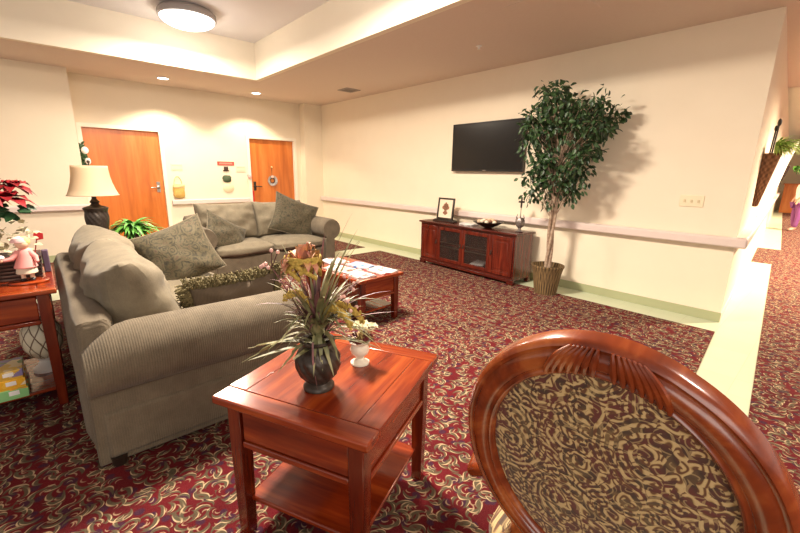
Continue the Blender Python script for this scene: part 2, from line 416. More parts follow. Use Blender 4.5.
# ceiling: lower part with the raised tray
TX, TY, TH = 2.951, 6.883, 3.46
cl = M(); cl.box(TX, XW+.12, -8, YD+.12, H, H+.1); cl.box(-6, TX, TY, YD+.12, H, H+.1); cl.box(XW+.12, 9.4, -8, 1.6, H, H+.1)
struct('ceiling', cl, 'ceiling', smooth=0)
tr = M(); tr.box(TX-.02, TX+.06, -8, TY-.02, H-.001, TH); tr.box(-6, TX+.06, TY-.02, TY+.06, H-.001, TH)
struct('ceiling', tr, 'tray', smooth=0)
struct('ceiling', M().box(-6, TX, -8, TY, TH, TH+.05), 'tray_top', smooth=0)
struct('ceiling', M().box(9.4, 27, -8, 4, 3.25, 3.35).box(9.36, 9.4, -8, 1.6, H, 3.3), 'tray', smooth=0)
# doors
for i, (d, kx) in enumerate(((D1, 1), (D2, 0))):
    fr = M()
    fr.prism([(d[0]-.05, 0), (d[0]+.012, 0), (d[0]+.012, DT-.012), (d[1]-.012, DT-.012), (d[1]-.012, 0), (d[1]+.05, 0), (d[1]+.05, DT+.05), (d[0]-.05, DT+.05)], 1, YD-.018, YD+.11)
    f = struct('trim_%d' % (4+i), fr, 'trimw', smooth=0)
    dr = struct('door_%d' % (i+1), M().box(d[0]+.014, d[1]-.014, YD+.05, YD+.095, .01, DT-.014), 'door', bevel=.002)
    kxx = d[1]-.10 if kx else d[0]+.10
    s = -1 if kx else 1
    hd = M().lathe([(.03, 0), (.03, .012), (.018, .016)], 20, mat=Matrix.Translation((kxx, YD+.05, 1.12)) @ Matrix.Rotation(PI/2, 4, 'X'))
    hd.tube([(kxx, YD+.045, 1.12), (kxx, YD-.01, 1.12), (kxx+s*.02, YD-.02, 1.12), (kxx+s*.13, YD-.02, 1.115)], .011, 10)
    hd.box(kxx-.028, kxx+.028, YD+.042, YD+.05, 1.03, 1.22)
    struct('door_handle', hd, 'metal' if kx else 'iron', dr)
# baseboards and the handrails
struct('baseboard_right', M().box(XW-.008, XW, YE, 8.35, 0, .10), 'base', bevel=.002)
bc = M(); zz = Vector((0, 0, .1)); o_ = -CN*.008
bc.add([q0+o_, q1+o_, q1, q0, q0+o_+zz, q1+o_+zz, q1+zz, q0+zz], [(0, 1, 5, 4), (4, 5, 6, 7), (3, 0, 4, 7)])
struct('baseboard_corridor', bc, 'wall_end', smooth=0)
struct('baseboard_back', M().box(D1[1]+.06, D2[0]-.06, YD-.008, YD, 0, .1).box(D2[1]+.06, 4.6, YD-.008, YD, 0, .1).box(-6, .56, 8.162, 8.17, 0, .1), 'base', bevel=.002)
def handrail(name, a, b, z0, z1, dep, label):
    a = Vector(a); b = Vector(b); d = (b-a).normalized(); n = Vector((d.y, -d.x, 0)); L = (b-a).length
    prof = [(.025, z0+.012), (dep-.012, z0), (dep, z0+.012), (dep, z1-.018), (dep-.018, z1), (.03, z1), (.03, z1-.03), (.0, z1-.03), (0, z0+.03), (.025, z0+.03)]
    mb = M(); nn = len(prof); vs = []
    for e in (a, b): vs += [e+n*u+Vector((0, 0, v)) for u, v in prof]
    mb.add(vs, [tuple(range(nn)), tuple(range(2*nn-1, nn-1, -1))]+[(i, nn+i, nn+(i+1) % nn, (i+1) % nn) for i in range(nn)])
    return struct(name, mb, 'rail', bevel=.004)
handrail('trim_6', (XW, 8.34, 0), (XW, YE-.085, 0), .79, .888, .085, '')
handrail('trim_7', P1+CD*.0-CN*.0, P1+CD*21, .79, .888, .085, '') if 0 else None
hr = M()
pr = [(0, .80), (.08, .79), (.088, .80), (.088, .875), (.075, .888), (0, .888)]
vs = []
for e in (P1-CD*.08, P1+CD*21.0): vs += [e-CN*u+Vector((0, 0, v)) for u, v in pr]
hr.add(vs, [tuple(range(6)), tuple(range(11, 5, -1))]+[(i, 6+i, 6+(i+1) % 6, (i+1) % 6) for i in range(6)])
struct('trim_7', hr, 'rail', bevel=.003)
handrail('trim_9', (D1[1]+.08, YD, 0), (D2[0]-.06, YD, 0), .79, .888, .07, '')
handrail('trim_10', (-6, 8.17, 0), (.56, 8.17, 0), .79, .888, .085, '')

# ceiling fixtures
def downlight(x, y, label):
    t = thing('recessed_downlight', label, 'ceiling light', (x, y, H), group='recessed downlights')
    obj('trim_ring', M().lathe([(.075, -.001), (.10, -.001), (.105, -.006), (.10, -.012), (.078, -.010), (.075, -.001)], 28, cap=False), 'white', t)
    e = NT('downlight_lens'); e.b.inputs['Emission Color'].default_value = (1, .95, .85, 1); e.b.inputs['Emission Strength'].default_value = 6
    obj('lens', M().lathe([(.076, -.006), (.04, -.011), (.001, -.012)], 28, cap=False), e.m, t)
downlight(1.776, 7.85, 'round recessed downlight in the lower ceiling before the left door')
downlight(3.378, 7.962, 'round recessed downlight in the lower ceiling before the far right door')
t = thing('ceiling_lamp', 'round frosted dome ceiling lamp with grey rim in the raised tray', 'ceiling light', (1.75, 6.13, TH))
obj('rim', M().lathe([(.10, 0), (.30, -.005), (.345, -.05), (.345, -.10), (.325, -.11), (.30, -.08)], 48, cap=False), plain('grey_rim', (.32, .29, .28), .4), t)
e = NT('frosted_glass_lit'); e.b.inputs['Base Color'].default_value = (.9, .9, .88, 1); e.b.inputs['Emission Color'].default_value = (1, .96, .88, 1); e.b.inputs['Emission Strength'].default_value = 3
obj('glass_dome', M().lathe([(.325*math.cos(a*PI/20), -.10-.12*math.sin(a*PI/20)) for a in range(0, 10)]+[(.005, -.22)], 48, cap=False), e.m, t)
t = thing('sprinkler_head', 'small round sprinkler head on the lower ceiling above the television', 'sprinkler', (4.06, 3.18, H))
obj('body', M().lathe([(.035, 0), (.035, -.006), (.012, -.01), (.012, -.03), (.02, -.034), (.001, -.036)], 20), 'white', t)
t = thing('air_vent', 'grey square air vent in the ceiling near the back corner', 'vent', (4.46, 6.40, H))
obj('frame', M().box(-.15, .15, -.15, -.12, -.012, 0).box(-.15, .15, .12, .15, -.012, 0).box(-.15, -.12, -.12, .12, -.012, 0).box(.12, .15, -.12, .12, -.012, 0), plain('vent_grey', (.35, .3, .27), .5), t)
sl = M()
for k in range(8): sl.box(-.12, .12, -.115+k*.03, -.10+k*.03, -.009, -.001)
obj('slats', sl, plain('vent_slat', (.25, .21, .19), .5), t)
t = thing('access_panel', 'flush square access panel in the ceiling right of the tray', 'panel', (3.62, 2.05, H))
obj('panel', M().box(-.3, .3, -.3, .3, -.006, 0), 'ceiling', t, bevel=.002)

# ================================================================== SOFAS
def pillow_mesh(w, h, t, n=22, pinch=.07, pw=.45, crumple=.01, seed=0, thick_low=0.0):
    mb = M(); N = n+1; vs = []; fs = []
    for side in (1, -1):
        for j in range(N):
            for i in range(N):
                u = -1+2*i/n; v = -1+2*j/n
                x = w/2*u*(1-pinch*(1-v*v)); z = h/2*v*(1-pinch*(1-u*u))
                b = ((1-u*u)*(1-v*v))
                y = side*t/2*(max(b, 0)**pw)*(1-thick_low*v)
                if 0 < i < n and 0 < j < n:
                    y += crumple*noise.noise(Vector((u*2.3+seed, v*2.3, side*2+seed)))*min(1, b*3)*2
                vs.append((x, y, z))
    for side in (0, 1):
        o = side*N*N
        for j in range(n):
            for i in range(n):
                fs.append((o+j*N+i, o+j*N+i+1, o+(j+1)*N+i+1, o+(j+1)*N+i))
    mb.add(vs, fs)
    # weld borders
    key = {}; mp = []; nv = []
    for v in mb.v:
        k = (round(v.x, 4), round(v.y, 4), round(v.z, 4))
        if k not in key: key[k] = len(nv); nv.append(v)
        mp.append(key[k])
    mb.v = nv; mb.f = [tuple(mp[i] for i in f) for f in mb.f]
    return mb
def piping(w, h, r=.008, pinch=.07):
    pts = []
    for k in range(81):
        s = k/80*4; q = int(s) % 4; a = -1+2*(s-int(s))
        u, v = [(a, -1), (1, a), (-a, 1), (-1, -a)][q]
        pts.append((w/2*u*(1-pinch*(1-v*v)), 0, h/2*v*(1-pinch*(1-u*u))))
    return M().tube(pts, r, 6, cap=False)

def box_cushion(x0, x1, y0, y1, z0, z1, crown=.03, n=10, rnd=.045, seed=0, crumple=.006):
    """soft rectangular cushion: a subdivided box with bulging faces and rounded edges"""
    bm = bmesh.new(); bmesh.ops.create_cube(bm, size=2)
    bmesh.ops.subdivide_edges(bm, edges=bm.edges[:], cuts=n, use_grid_fill=True)
    c = Vector(((x0+x1)/2, (y0+y1)/2, (z0+z1)/2)); hs = Vector(((x1-x0)/2, (y1-y0)/2, (z1-z0)/2))
    mb = M()
    for v in bm.verts:
        p = v.co.copy(); q = Vector((p.x*hs.x, p.y*hs.y, p.z*hs.z))
        inner = Vector([max(-(hs[k]-rnd), min(hs[k]-rnd, q[k])) for k in range(3)])
        d = q-inner
        if d.length > 1e-6: q = inner+d.normalized()*rnd*min(1, d.length/rnd*1.0) if d.length > rnd else inner+d
        bx = (1-p.y**2)*(1-p.z**2); by = (1-p.x**2)*(1-p.z**2); bz = (1-p.x**2)*(1-p.y**2)
        q += Vector((math.copysign(crown*.4*bx**.6, p.x) if abs(p.x) > .99 else 0, math.copysign(crown*by**.6, p.y) if abs(p.y) > .99 else 0, math.copysign(crown*bz**.6, p.z) if abs(p.z) > .99 else 0))
        q += Vector((noise.noise(p*1.7+Vector((seed, 0, 0))), noise.noise(p*1.7+Vector((0, seed, 5))), noise.noise(p*1.7+Vector((9, 0, seed)))))*crumple*2
        mb.v.append(q+c)
    bm.verts.index_update()
    mb.f = [tuple(v.index for v in f.verts) for f in bm.faces]; bm.free()
    return mb

def arm_mesh(side, W, D, ox, r=.165, zc=.555, slope=0.0):
    """rolled arm: profile in x-z swept along depth; side=-1 at the left end"""
    prof = [(.115, .022)]
    prof += [(.115, .40)]
    for k in range(0, 19):
        a = math.radians(248-k*(248+55)/18.)
        prof.append((r+r*math.cos(a), zc+r*math.sin(a)))
    prof += [(.285, .40), (.285, .022)]
    n = 22; mb = M(); vs = []; m = len(prof)
    for j in range(n+1):
        t = j/n; y = -.02-(D-.02)*t
        if t < .2: sz = 1-.35*(1-t/.2)**2
        else: sz = 1
        e = 1.0
        if t > .97: e = .965
        if t < .02: e = .97
        cx = .175; cz = .4
        for (a, b) in prof:
            aa = cx+(a-cx)*e; bb = b
            if b > .4: bb = .4+(b-.4)*sz*e
            vs.append((side*(W/2)-side*aa, y, bb))
    fs = [(j*m+i, j*m+(i+1) % m, (j+1)*m+(i+1) % m, (j+1)*m+i) for j in range(n) for i in range(m)]
    fs += [tuple(range(m)), tuple(n*m+i for i in range(m-1, -1, -1))]
    return mb.add(vs, fs)

def make_sofa(name, label, W, D, loc, rz, backz, cz, seatz=.47, cushx=None, ribs='cordY'):
    t = thing(name, label, 'sofa', loc, rz)
    obj('base_frame', M().box(-W/2+.10, W/2-.10, -D+.06, -.06, .05, .30), ribs, t, bevel=.02)
    obj('seat_rail', M().box(-W/2+.28, W/2-.28, -D+.03, -D+.12, .06, .29), ribs, t, bevel=.025, seg=3)
    for s in (-1, 1):
        obj('arm', arm_mesh(s, W, D, 0), ribs, t, bevel=.008)
    # back: padded board with a rounded top
    bk = box_cushion(-W/2+.17, W/2-.17, -.17, 0, .06, backz, .012, 12, .06, seed=3, crumple=.004)
    obj('backrest', bk, 'cordX', t)
    for s in (-1, 1):
        obj('foot', M().lathe([(.03, 0), (.04, .055)], 16, (s*(W/2-.13), -D+.1, 0)), 'foot', t)
        obj('foot', M().lathe([(.03, 0), (.04, .055)], 16, (s*(W/2-.13), -.1, 0)), 'foot', t)
    xs = cushx or [-W/2+.30, 0, W/2-.30]
    for k in range(len(xs)-1):
        obj('seat_cushion', box_cushion(xs[k]+.004, xs[k+1]-.004, -D-.0, -.25, .29, seatz, .035, 10, .06, seed=k), 'cordcush', t)
        o = obj('back_cushion', back_cushion(xs[k+1]-xs[k]+.06, cz-seatz+.03, .42, seed=k*3+1), 'cordcush', t, sub=1)
        o.location = ((xs[k]+xs[k+1])/2, -.30, (cz+seatz)/2-.01); o.rotation_euler = (math.radians(-15), 0, 0)
    return t
def back_cushion(w, h, th, seed):
    mb = pillow_mesh(w, h, th, 24, .03, .28, .022, seed, .12)
    # corners stand up a little like dog ears
    for v in mb.v:
        u = abs(v.x)/(w/2); q = v.z/(h/2)
        if q > .6: v.z += .028*max(0, u-.6)*2.5*(q-.6)/.4
    return mb

sofa = make_sofa('sofa', 'large taupe corduroy sofa with rolled arms, its back to the end table', 2.44, 1.16, (0.01, 3.29, .006), PI/2, .76, .97)
love = make_sofa('sofa', 'taupe two-seat sofa with rolled arms facing the camera before the far doors', 2.25, 1.05, (2.46, 6.48, 0), 0, .80, .97, .43)

def throw_pillow(label, w, h, th, loc, rot, mat, fr=None, seed=0):
    t = thing('throw_pillow', label, 'pillow', loc, rot=rot)
    obj('cover', pillow_mesh(w, h, th, 24, .10, .5, .012, seed), mat, t)
    if fr == 'pipe': obj('piping', piping(w, h, .007, .10), 'cordcush', t)
    if fr == 'fringe':
        mb = M(); rnd = random.Random(3)
        for k in range(2200):
            s = rnd.random()*4; q = int(s); a = -1+2*(s-q)
            u, v = [(a, -1), (1, a), (-a, 1), (-1, -a)][q]
            p = Vector((w/2*u*(1-.1*(1-v*v)), rnd.uniform(-.03, .03), h/2*v*(1-.1*(1-u*u))))
            out = Vector(((u if q in (1, 3) else 0), 0, (v if q in (0, 2) else 0))).normalized()
            d = out*rnd.uniform(.02, .045)+Vector((rnd.uniform(-.02, .02), rnd.uniform(-.035, .035), rnd.uniform(-.02, .01)))
            mb.tube([p-out*.01, p+d*.6+Vector((0, rnd.uniform(-.01, .01), 0)), p+d], [.006, .007, .004], 4)
        obj('fringe', mb, 'fringe', t)
    return t
R = math.radians
throw_pillow('large olive floral pillow leaning on the far arm of the near sofa', .60, .54, .20, (.85, 3.88, .715), (R(-18), R(-19), R(0)), 'chenille', 'pipe', 5)
throw_pillow('taupe pillow with olive fringe edge inside the near arm of the sofa', .60, .42, .16, (.87, 2.60, .575), (R(14), R(-2), R(2)), 'cordback', 'fringe', 2)
throw_pillow('olive floral pillow lying against the left arm of the two-seat sofa', .68, .52, .20, (1.86, 5.70, .56), (R(-28), R(30), R(14)), 'chenille', 'pipe', 8)
throw_pillow('olive floral pillow standing on its corner at the right end of the two-seat sofa', .76, .62, .20, (3.02, 5.92, .72), (R(-16), R(22), R(-6)), 'chenille', 'pipe', 11)

# ================================================================== TABLES
def end_table(t, L, Wd, Ht, wx='cherryX', wy='cherryY', drawer_sides=('front',), shelf=.17, over=.035, knob=False):
    """L along x, Wd along y, centred; drawer at -y"""
    tk = .032; a, b = L/2, Wd/2; fw = .085
    # breadboard frame with a slightly sunken panel
    for y0 in (-b, b-fw): obj('tabletop_rail', M().box(-a, a, y0, y0+fw, Ht-tk, Ht), wx, t, bevel=.006)
    for x0 in (-a, a-fw): obj('tabletop_end', M().box(x0, x0+fw, -b+fw+.0006, b-fw-.0006, Ht-tk, Ht), wy, t, bevel=.003)
    pn = M(); n = 4; pw = (L-2*fw)/n
    pn.box(-a+fw+.0015, a-fw-.0015, -b+fw+.0015, b-fw-.0015, Ht-tk, Ht-.0012)
    obj('tabletop_panel', pn, wy, t, bevel=.001)
    lw = .058
    for sx in (-1, 1):
        for sy in (-1, 1):
            cx, cy = sx*(a-over-lw/2), sy*(b-over-lw/2)
            lg = M(); vs = []
            for z, k in ((0, .82), (Ht-.24, 1), (Ht-tk, 1)):
                for ux, uy in ((-1, -1), (1, -1), (1, 1), (-1, 1)): vs.append((cx+ux*lw/2*k, cy+uy*lw/2*k, z))
            fs = [(3, 2, 1, 0), (8, 9, 10, 11)]+[(j*4+i, j*4+(i+1) % 4, (j+1)*4+(i+1) % 4, (j+1)*4+i) for j in range(2) for i in range(4)]
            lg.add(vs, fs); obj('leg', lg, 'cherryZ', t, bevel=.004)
    i0 = over+lw+.001; az = Ht-tk-.185
    for x0 in (-a+over+.012, a-over-.034): obj('apron', M().box(x0, x0+.022, -b+i0, b-i0, az, Ht-tk), wy, t, bevel=.003)
    obj('apron', M().box(-a+i0, a-i0, b-over-.034, b-over-.012, az, Ht-tk), wx, t, bevel=.003)
    obj('drawer_rail', M().box(-a+i0, a-i0, -b+over+.004, -b+over+.034, az, az+.028), wx, t, bevel=.006)
    dw = obj('drawer', M().box(-a+i0+.003, a-i0-.003, -b+over+.010, -b+over+.03, az+.031, Ht-tk-.014), wx, t, bevel=.004)
    if knob: obj('knob', M().lathe([(.008, 0), (.008, .015), (.016, .022), (.014, .032), (.002, .035)], 16, mat=Matrix.Translation((0, -b+over+.01, Ht-tk-.1)) @ Matrix.Rotation(PI/2, 4, 'X')), 'iron', dw)
    # side moulding strips
    for x0 in (-a+over+.002, a-over-.014): obj('moulding', M().box(x0, x0+.012, -b+i0, b-i0, az, az+.022), wy, t, bevel=.005)
    s = over+.035
    if shelf: obj('shelf', M().box(-a+s, a-s, -b+s, b-s, shelf-.022, shelf), wx, t, bevel=.006)

# foreground side table
A = Vector((.366, 1.421)); B = Vector((.637, .827)); Cc = Vector((1.262, 1.131))
ex = (B-A).normalized(); ctr = (A+Cc)/2; ang = math.atan2(ex.y, ex.x)
t = thing('side_table', 'square cherry side table with lower shelf in the foreground holding the dark vase', 'table', (ctr.x, ctr.y, .006), ang)
end_table(t, (B-A).length, (Cc-B).length, .634)
# coffee table
t = thing('coffee_table', 'long cherry coffee table beside the sofa, spread with magazines', 'table', (2.29, 3.30, .006), R(3.4)+PI/2)
end_table(t, 1.0, .56, .484, shelf=.15)
# end table at the left edge of the photo
t = thing('end_table', 'tall cherry end table behind the sofa with poinsettia basket on top', 'table', (-.368, 3.37, .006), 0)
end_table(t, .72, .74, .754, shelf=.115)
# corner table behind the sofa
t = thing('corner_table', 'cherry lamp table in the corner between the two sofas', 'table', (.58, 4.92, .006), 0)
end_table(t, .8, .62, .70, shelf=.15)

# ------------------------------------------------------------------ magazines on the coffee table
def mag_mat(c1, c2, c3, seed):
    t = NT('magazine_cover', .25); v = t.mapping(t.coord(), (1, 1, 1), (seed, seed*.7, 0))
    o = t.vor(v, 1, 'F1', '3D', 12)
    f = t.noise(v, 9, 3, .6)
    cs = t.n.new('ShaderNodeSeparateColor'); t.link(o['Color'], cs.inputs[0])
    t.color(t.mix(t.mr(f, .52, .66, 0, .8), t.ramp(cs.outputs[0], [(.3, c1), (.5, c2), (.75, c3)], 'CONSTANT'), (.62, .60, .60))); return t.m
mags = [((2.43, 2.97), 5, 'open white and pink magazine at the near end of the coffee table', (.6, .55, .52), (.55, .16, .16), (.45, .52, .6)),
        ((2.17, 2.98), -4, 'white magazine behind the flower tips on the coffee table', (.6, .58, .55), (.35, .3, .28), (.5, .16, .16)),
        ((2.41, 3.28), 2, 'blue and white magazine in the middle of the coffee table', (.10, .22, .50), (.6, .62, .65), (.28, .42, .62)),
        ((2.15, 3.30), 8, 'pale magazine left of the blue one on the coffee table', (.62, .58, .52), (.45, .35, .3), (.55, .55, .55)),
        ((2.30, 3.61), -5, 'white magazine at the far end of the coffee table', (.62, .6, .58), (.5, .22, .2), (.5, .52, .58))]
for i, ((x, y), a, lb, c1, c2, c3) in enumerate(mags):
    t = thing('magazine', lb, 'magazine', (x, y, .4915), R(a), 'magazines on the coffee table')
    mb = M(); n = 8; vs = []; fs = []
    for z, s in ((.0, 1), (.008, 1)):
        for k in range(n+1):
            u = -.105+.21*k/n
            for v in (-.14, .14): vs.append((u, v, z+(.006*math.sin(k*1.1+i) + .006 if z > 0 else 0)))
    m = 2*(n+1)
    for k in range(n): fs += [(2*k, 2*k+1, 2*k+3, 2*k+2), (m+2*k, m+2*k+2, m+2*k+3, m+2*k+1), (2*k, 2*k+2, m+2*k+2, m+2*k), (2*k+1, m+2*k+1, m+2*k+3, 2*k+3)]
    fs += [(0, m, m+1, 1), (2*n, 2*n+1, m+2*n+1, m+2*n)]
    mb.add(vs, fs); obj('cover', mb, mag_mat(c1, c2, c3, i*3.1), t)
    obj('pages', M().box(-.102, .102, -.137, .137, .001, .0075), 'white', t)

# ================================================================== FLOWERS ON THE SIDE TABLE
def arch(p0, az, L, rise, droop, n=12, twist=0):
    """points of a stem that rises, then leans over"""
    pts = []; 
    for k in range(n+1):
        s = k/n; rr = L*(s*.35+s*s*.65)*rise[1]; z = L*rise[0]*(s - droop*s**2.4)
        a = az+twist*s
        pts.append(Vector(p0)+Vector((math.cos(a)*rr, math.sin(a)*rr, z)))
    return pts
vx, vy = .700, 1.232
t = thing('flower_arrangement', 'dark fluted vase of dried grasses, yellow plumes and pink berries on the side table', 'plant', (vx, vy, .6405))
def fine(p, n=4):
    o = []
    for i in range(len(p)-1):
        for k in range(n): o.append((p[i][0]+(p[i+1][0]-p[i][0])*k/n, p[i][1]+(p[i+1][1]-p[i][1])*k/n))
    return o+[p[-1]]
vp = [(.03, .0), (.052, .0), (.053, .008), (.046, .016), (.038, .024), (.048, .036), (.066, .060), (.075, .090), (.074, .118), (.062, .145), (.050, .158), (.047, .164), (.056, .172), (.060, .180), (.054, .186), (.044, .180), (.040, .150)]
obj('vase', M().lathe([(a*1.12, b*1.08) for a, b in vp[:4]]+[(a*1.12*1.0, b*1.08) for a, b in fine(vp[4:])], 144, twist=lambda r, z, a: r*(1+.07*(abs(math.cos(6*(a+z*8)))-.5)) if .03 < z < .165 else r), 'iron', t, smooth=60)
obj('handle', M().tube([(.05*math.cos(PI*.0), .0, .15)]*0+[Vector((.06, .02, .168))+Vector((.028*math.sin(q), .008*math.sin(q), -.055*q/PI)) for q in [k*PI/8 for k in range(9)]], .008, 8), 'iron', t)
rnd = random.Random(21)
def right(): return RT.xy
# directions in the table frame given as azimuths; image right is azimuth -42 deg, toward camera about 228 deg
base = (0, 0, .17)
def ST(mb):
    mb.v = [Vector((v.x*1.12, v.y*1.12, .17+(v.z-.17)*1.42)) if v.z > .17 else v for v in mb.v]; return mb
fl = M()
for az, L, rs, dr, wd in ((150, .30, (.35, .95), 1.5, .016), (160, .26, (.6, .8), 1.2, .015), (140, .30, (.15, .9), 1.3, .020), (170, .27, (.1, .85), 1.0, .020), (128, .27, (.7, .7), 1.3, .015),
                          (200, .22, (.05, .6), 1.2, .022), (185, .25, (.35, .7), 1.6, .018), (-50, .30, (.7, .75), 1.0, .014), (-35, .30, (.5, .8), .9, .014), (-60, .27, (.35, .85), .8, .013), (-30, .30, (.8, .6), .8, .014),
                          (-20, .30, (.65, .7), .7, .014), (-45, .22, (.3, .9), 1.0, .013), (230, .20, (.8, .5), 1.5, .018), (250, .18, (.9, .5), 1.4, .018), (120, .28, (.9, .4), .9, .016), (100, .30, (.95, .4), .8, .014),
                          (60, .32, (.95, .4), .7, .014), (20, .3, (.8, .6), .8, .014), (-10, .28, (.6, .7), .7, .014), (210, .28, (1, .25), .5, .016), (-80, .24, (.7, .5), 1.2, .018), (300, .26, (.95, .45), .9, .016), (265, .22, (.5, .6), 1.7, .018)):
    fl.blade(arch(base, R(az), L, rs, dr), wd)
for k in range(95):
    az = rnd.uniform(0, 360); fl.blade(arch(base, R(az), rnd.uniform(.18, .34), (rnd.uniform(.55, 1.05), rnd.uniform(.25, .85)), rnd.uniform(.05, .75)), rnd.uniform(.007, .016))
obj('grass_blades', ST(fl), 'sage', t)
db = M()
for az, L, rs, dr in ((150, .33, (.95, .45), .4), (130, .33, (1, .3), .3), (-48, .40, (1, .42), .25), (-42, .42, (1.0, .3), .15), (-30, .34, (.7, .75), .4), (-55, .30, (.55, .9), .3), (160, .32, (.8, .62), .5), (40, .36, (1, .3), .2), (240, .30, (.9, .3), .4),
                      (-60, .33, (.9, .55), .3), (170, .26, (.9, .4), .4), (-20, .33, (.8, .6), .3), (145, .25, (1, .5), .2)):
    db.blade(arch(base, R(az), L, rs, dr), .011)
for k in range(110):
    az = rnd.uniform(0, 360); db.blade(arch(base, R(az), rnd.uniform(.16, .30), (rnd.uniform(.7, 1.0), rnd.uniform(.1, .5)), rnd.uniform(.1, .6)), rnd.uniform(.007, .011))
ST(db)
# one long blade hanging in front of the vase
db.blade([Vector((-.02, -.015, .20)), Vector((-.045, -.045, .21)), Vector((-.055, -.06, .15)), Vector((-.052, -.068, .08)), Vector((-.046, -.07, .03))], .008)
obj('burgundy_blades', db, 'dkblade', t)
for az, L, rs, dr in ((-45, .36, (.85, .42), .75), (-75, .33, (.9, .45), .72), (140, .34, (.95, .30), .6)):
    pts = arch((0, 0, .17), R(az), L, rs, dr, 16)
    mb = M().tube(pts, [.003+.006*min(1, max(0, k/16-.3)*5) for k in range(17)], 8)
    for k in range(6, 17):
        for q in range(5):
            mb.ball(pts[k]+Vector((rnd.uniform(-1, 1), rnd.uniform(-1, 1), rnd.uniform(-1, 1)))*.008, .005, 6, 4)
    obj('plume', ST(mb), 'plume', t)
# large gold flower head, made of curling petals
fh = M(); c = Vector((-.025, .03, .385))
for k in range(26):
    a = rnd.uniform(0, 2*PI); e = rnd.uniform(-.2, 1.3); d = Vector((math.cos(a)*math.cos(e), math.sin(a)*math.cos(e), math.sin(e)))
    up_ = Vector((0, 0, 1)); fh.blade([c, c+d*.03, c+d*.055+up_*.008, c+d*.07-up_*.004, c+d*.072-up_*.02], .026, side=d.cross(up_).cross(d))
obj('flower_head', ST(fh), 'petal', t, smooth=80)
yb = M()
for k in range(5):
    pts = [c+Vector((math.cos(q*.5+k)*.055, math.sin(q*.5+k)*.055, -.01+.035*math.sin(q*.45))) for q in range(9)]
    yb.tube(pts, .006, 7)
obj('yellow_curl', ST(yb), 'plume', t)
for (p, n_) in (((-.10, .10, .40), 6), ((.075, -.075, .30), 9), ((.10, -.05, .34), 6), ((-.06, .07, .33), 4)):
    mb = []; st = M(); c = Vector(p)
    for k in range(n_):
        q = c+Vector((rnd.uniform(-1, 1), rnd.uniform(-1, 1), rnd.uniform(-.8, 1)))*.03
        mb.append(Vector((q.x*1.12, q.y*1.12, .17+(q.z-.17)*1.42))); st.tube([base, c*.6+Vector(base)*.4, c-Vector((0, 0, .02)), q], .0018, 5)
    o = obj('berry_spray', ST(st), 'dkblade', t)
    for q in mb: obj('berry', M().ball(q, .0075, 8, 6), 'berry', o)

# small cream urn with flowers
ux, uy = .935, 1.285
t = thing('urn_vase', 'small cream urn with white and dark red flowers right of the dark vase', 'vase', (ux, uy, .6405)); t.scale = (1.2, 1.2, 1.2)
up = [(.02, 0), (.030, 0), (.031, .006), (.018, .014), (.012, .022), (.016, .030), (.026, .040), (.031, .055), (.027, .070), (.024, .076), (.034, .084), (.036, .088), (.030, .09), (.022, .082)]
obj('urn', M().lathe([(a*1.1, b) for a, b in up], 40, twist=lambda r, z, a: r*(1+.04*abs(math.cos(9*a))) if .03 < z < .07 else r), 'cream', t, smooth=60)
def flower(c, r, n, tilt=.5, w=1.0):
    mb = M()
    for lay in range(2):
        for k in range(n):
            a = 2*PI*(k+lay*.5)/n; d = Vector((math.cos(a), math.sin(a), tilt+lay*.5)).normalized()
            mb.blade([c, c+d*r*.5, c+d*r*.9+Vector((0, 0, .1*r)), c+d*r*1.05-Vector((0, 0, .1*r))], r*.9*w, side=Vector((0, 0, 1)), fold=.3)
    return mb
obj('white_flower', flower(Vector((.015, .01, .125)), .035, 6), 'creamflower', t, smooth=80)
obj('white_flower', flower(Vector((.045, -.01, .12)), .028, 6), 'creamflower', t, smooth=80)
obj('white_flower', flower(Vector((-.005, -.02, .135)), .024, 6), 'creamflower', t, smooth=80)
dm = M()
for k in range(26):
    q = Vector((rnd.uniform(-.032, .036), rnd.uniform(-.032, .032), rnd.uniform(.085, .108))); dm.ball(q, .009, 6, 4)
obj('dark_berries', dm, plain('dark_red_berry', (.10, .01, .015), .4), t)
tw = M()
for k in range(26):
    a = rnd.uniform(0, 360); tw.blade(arch((0, 0, .085), R(a), rnd.uniform(.05, .085), (rnd.uniform(.4, 1), rnd.uniform(.5, .9)), rnd.uniform(.3, 1)), .008)
obj('sprigs', tw, mottled('gold_sprig', (.25, .14, .03), (.5, .38, .15), 50, .7), t)

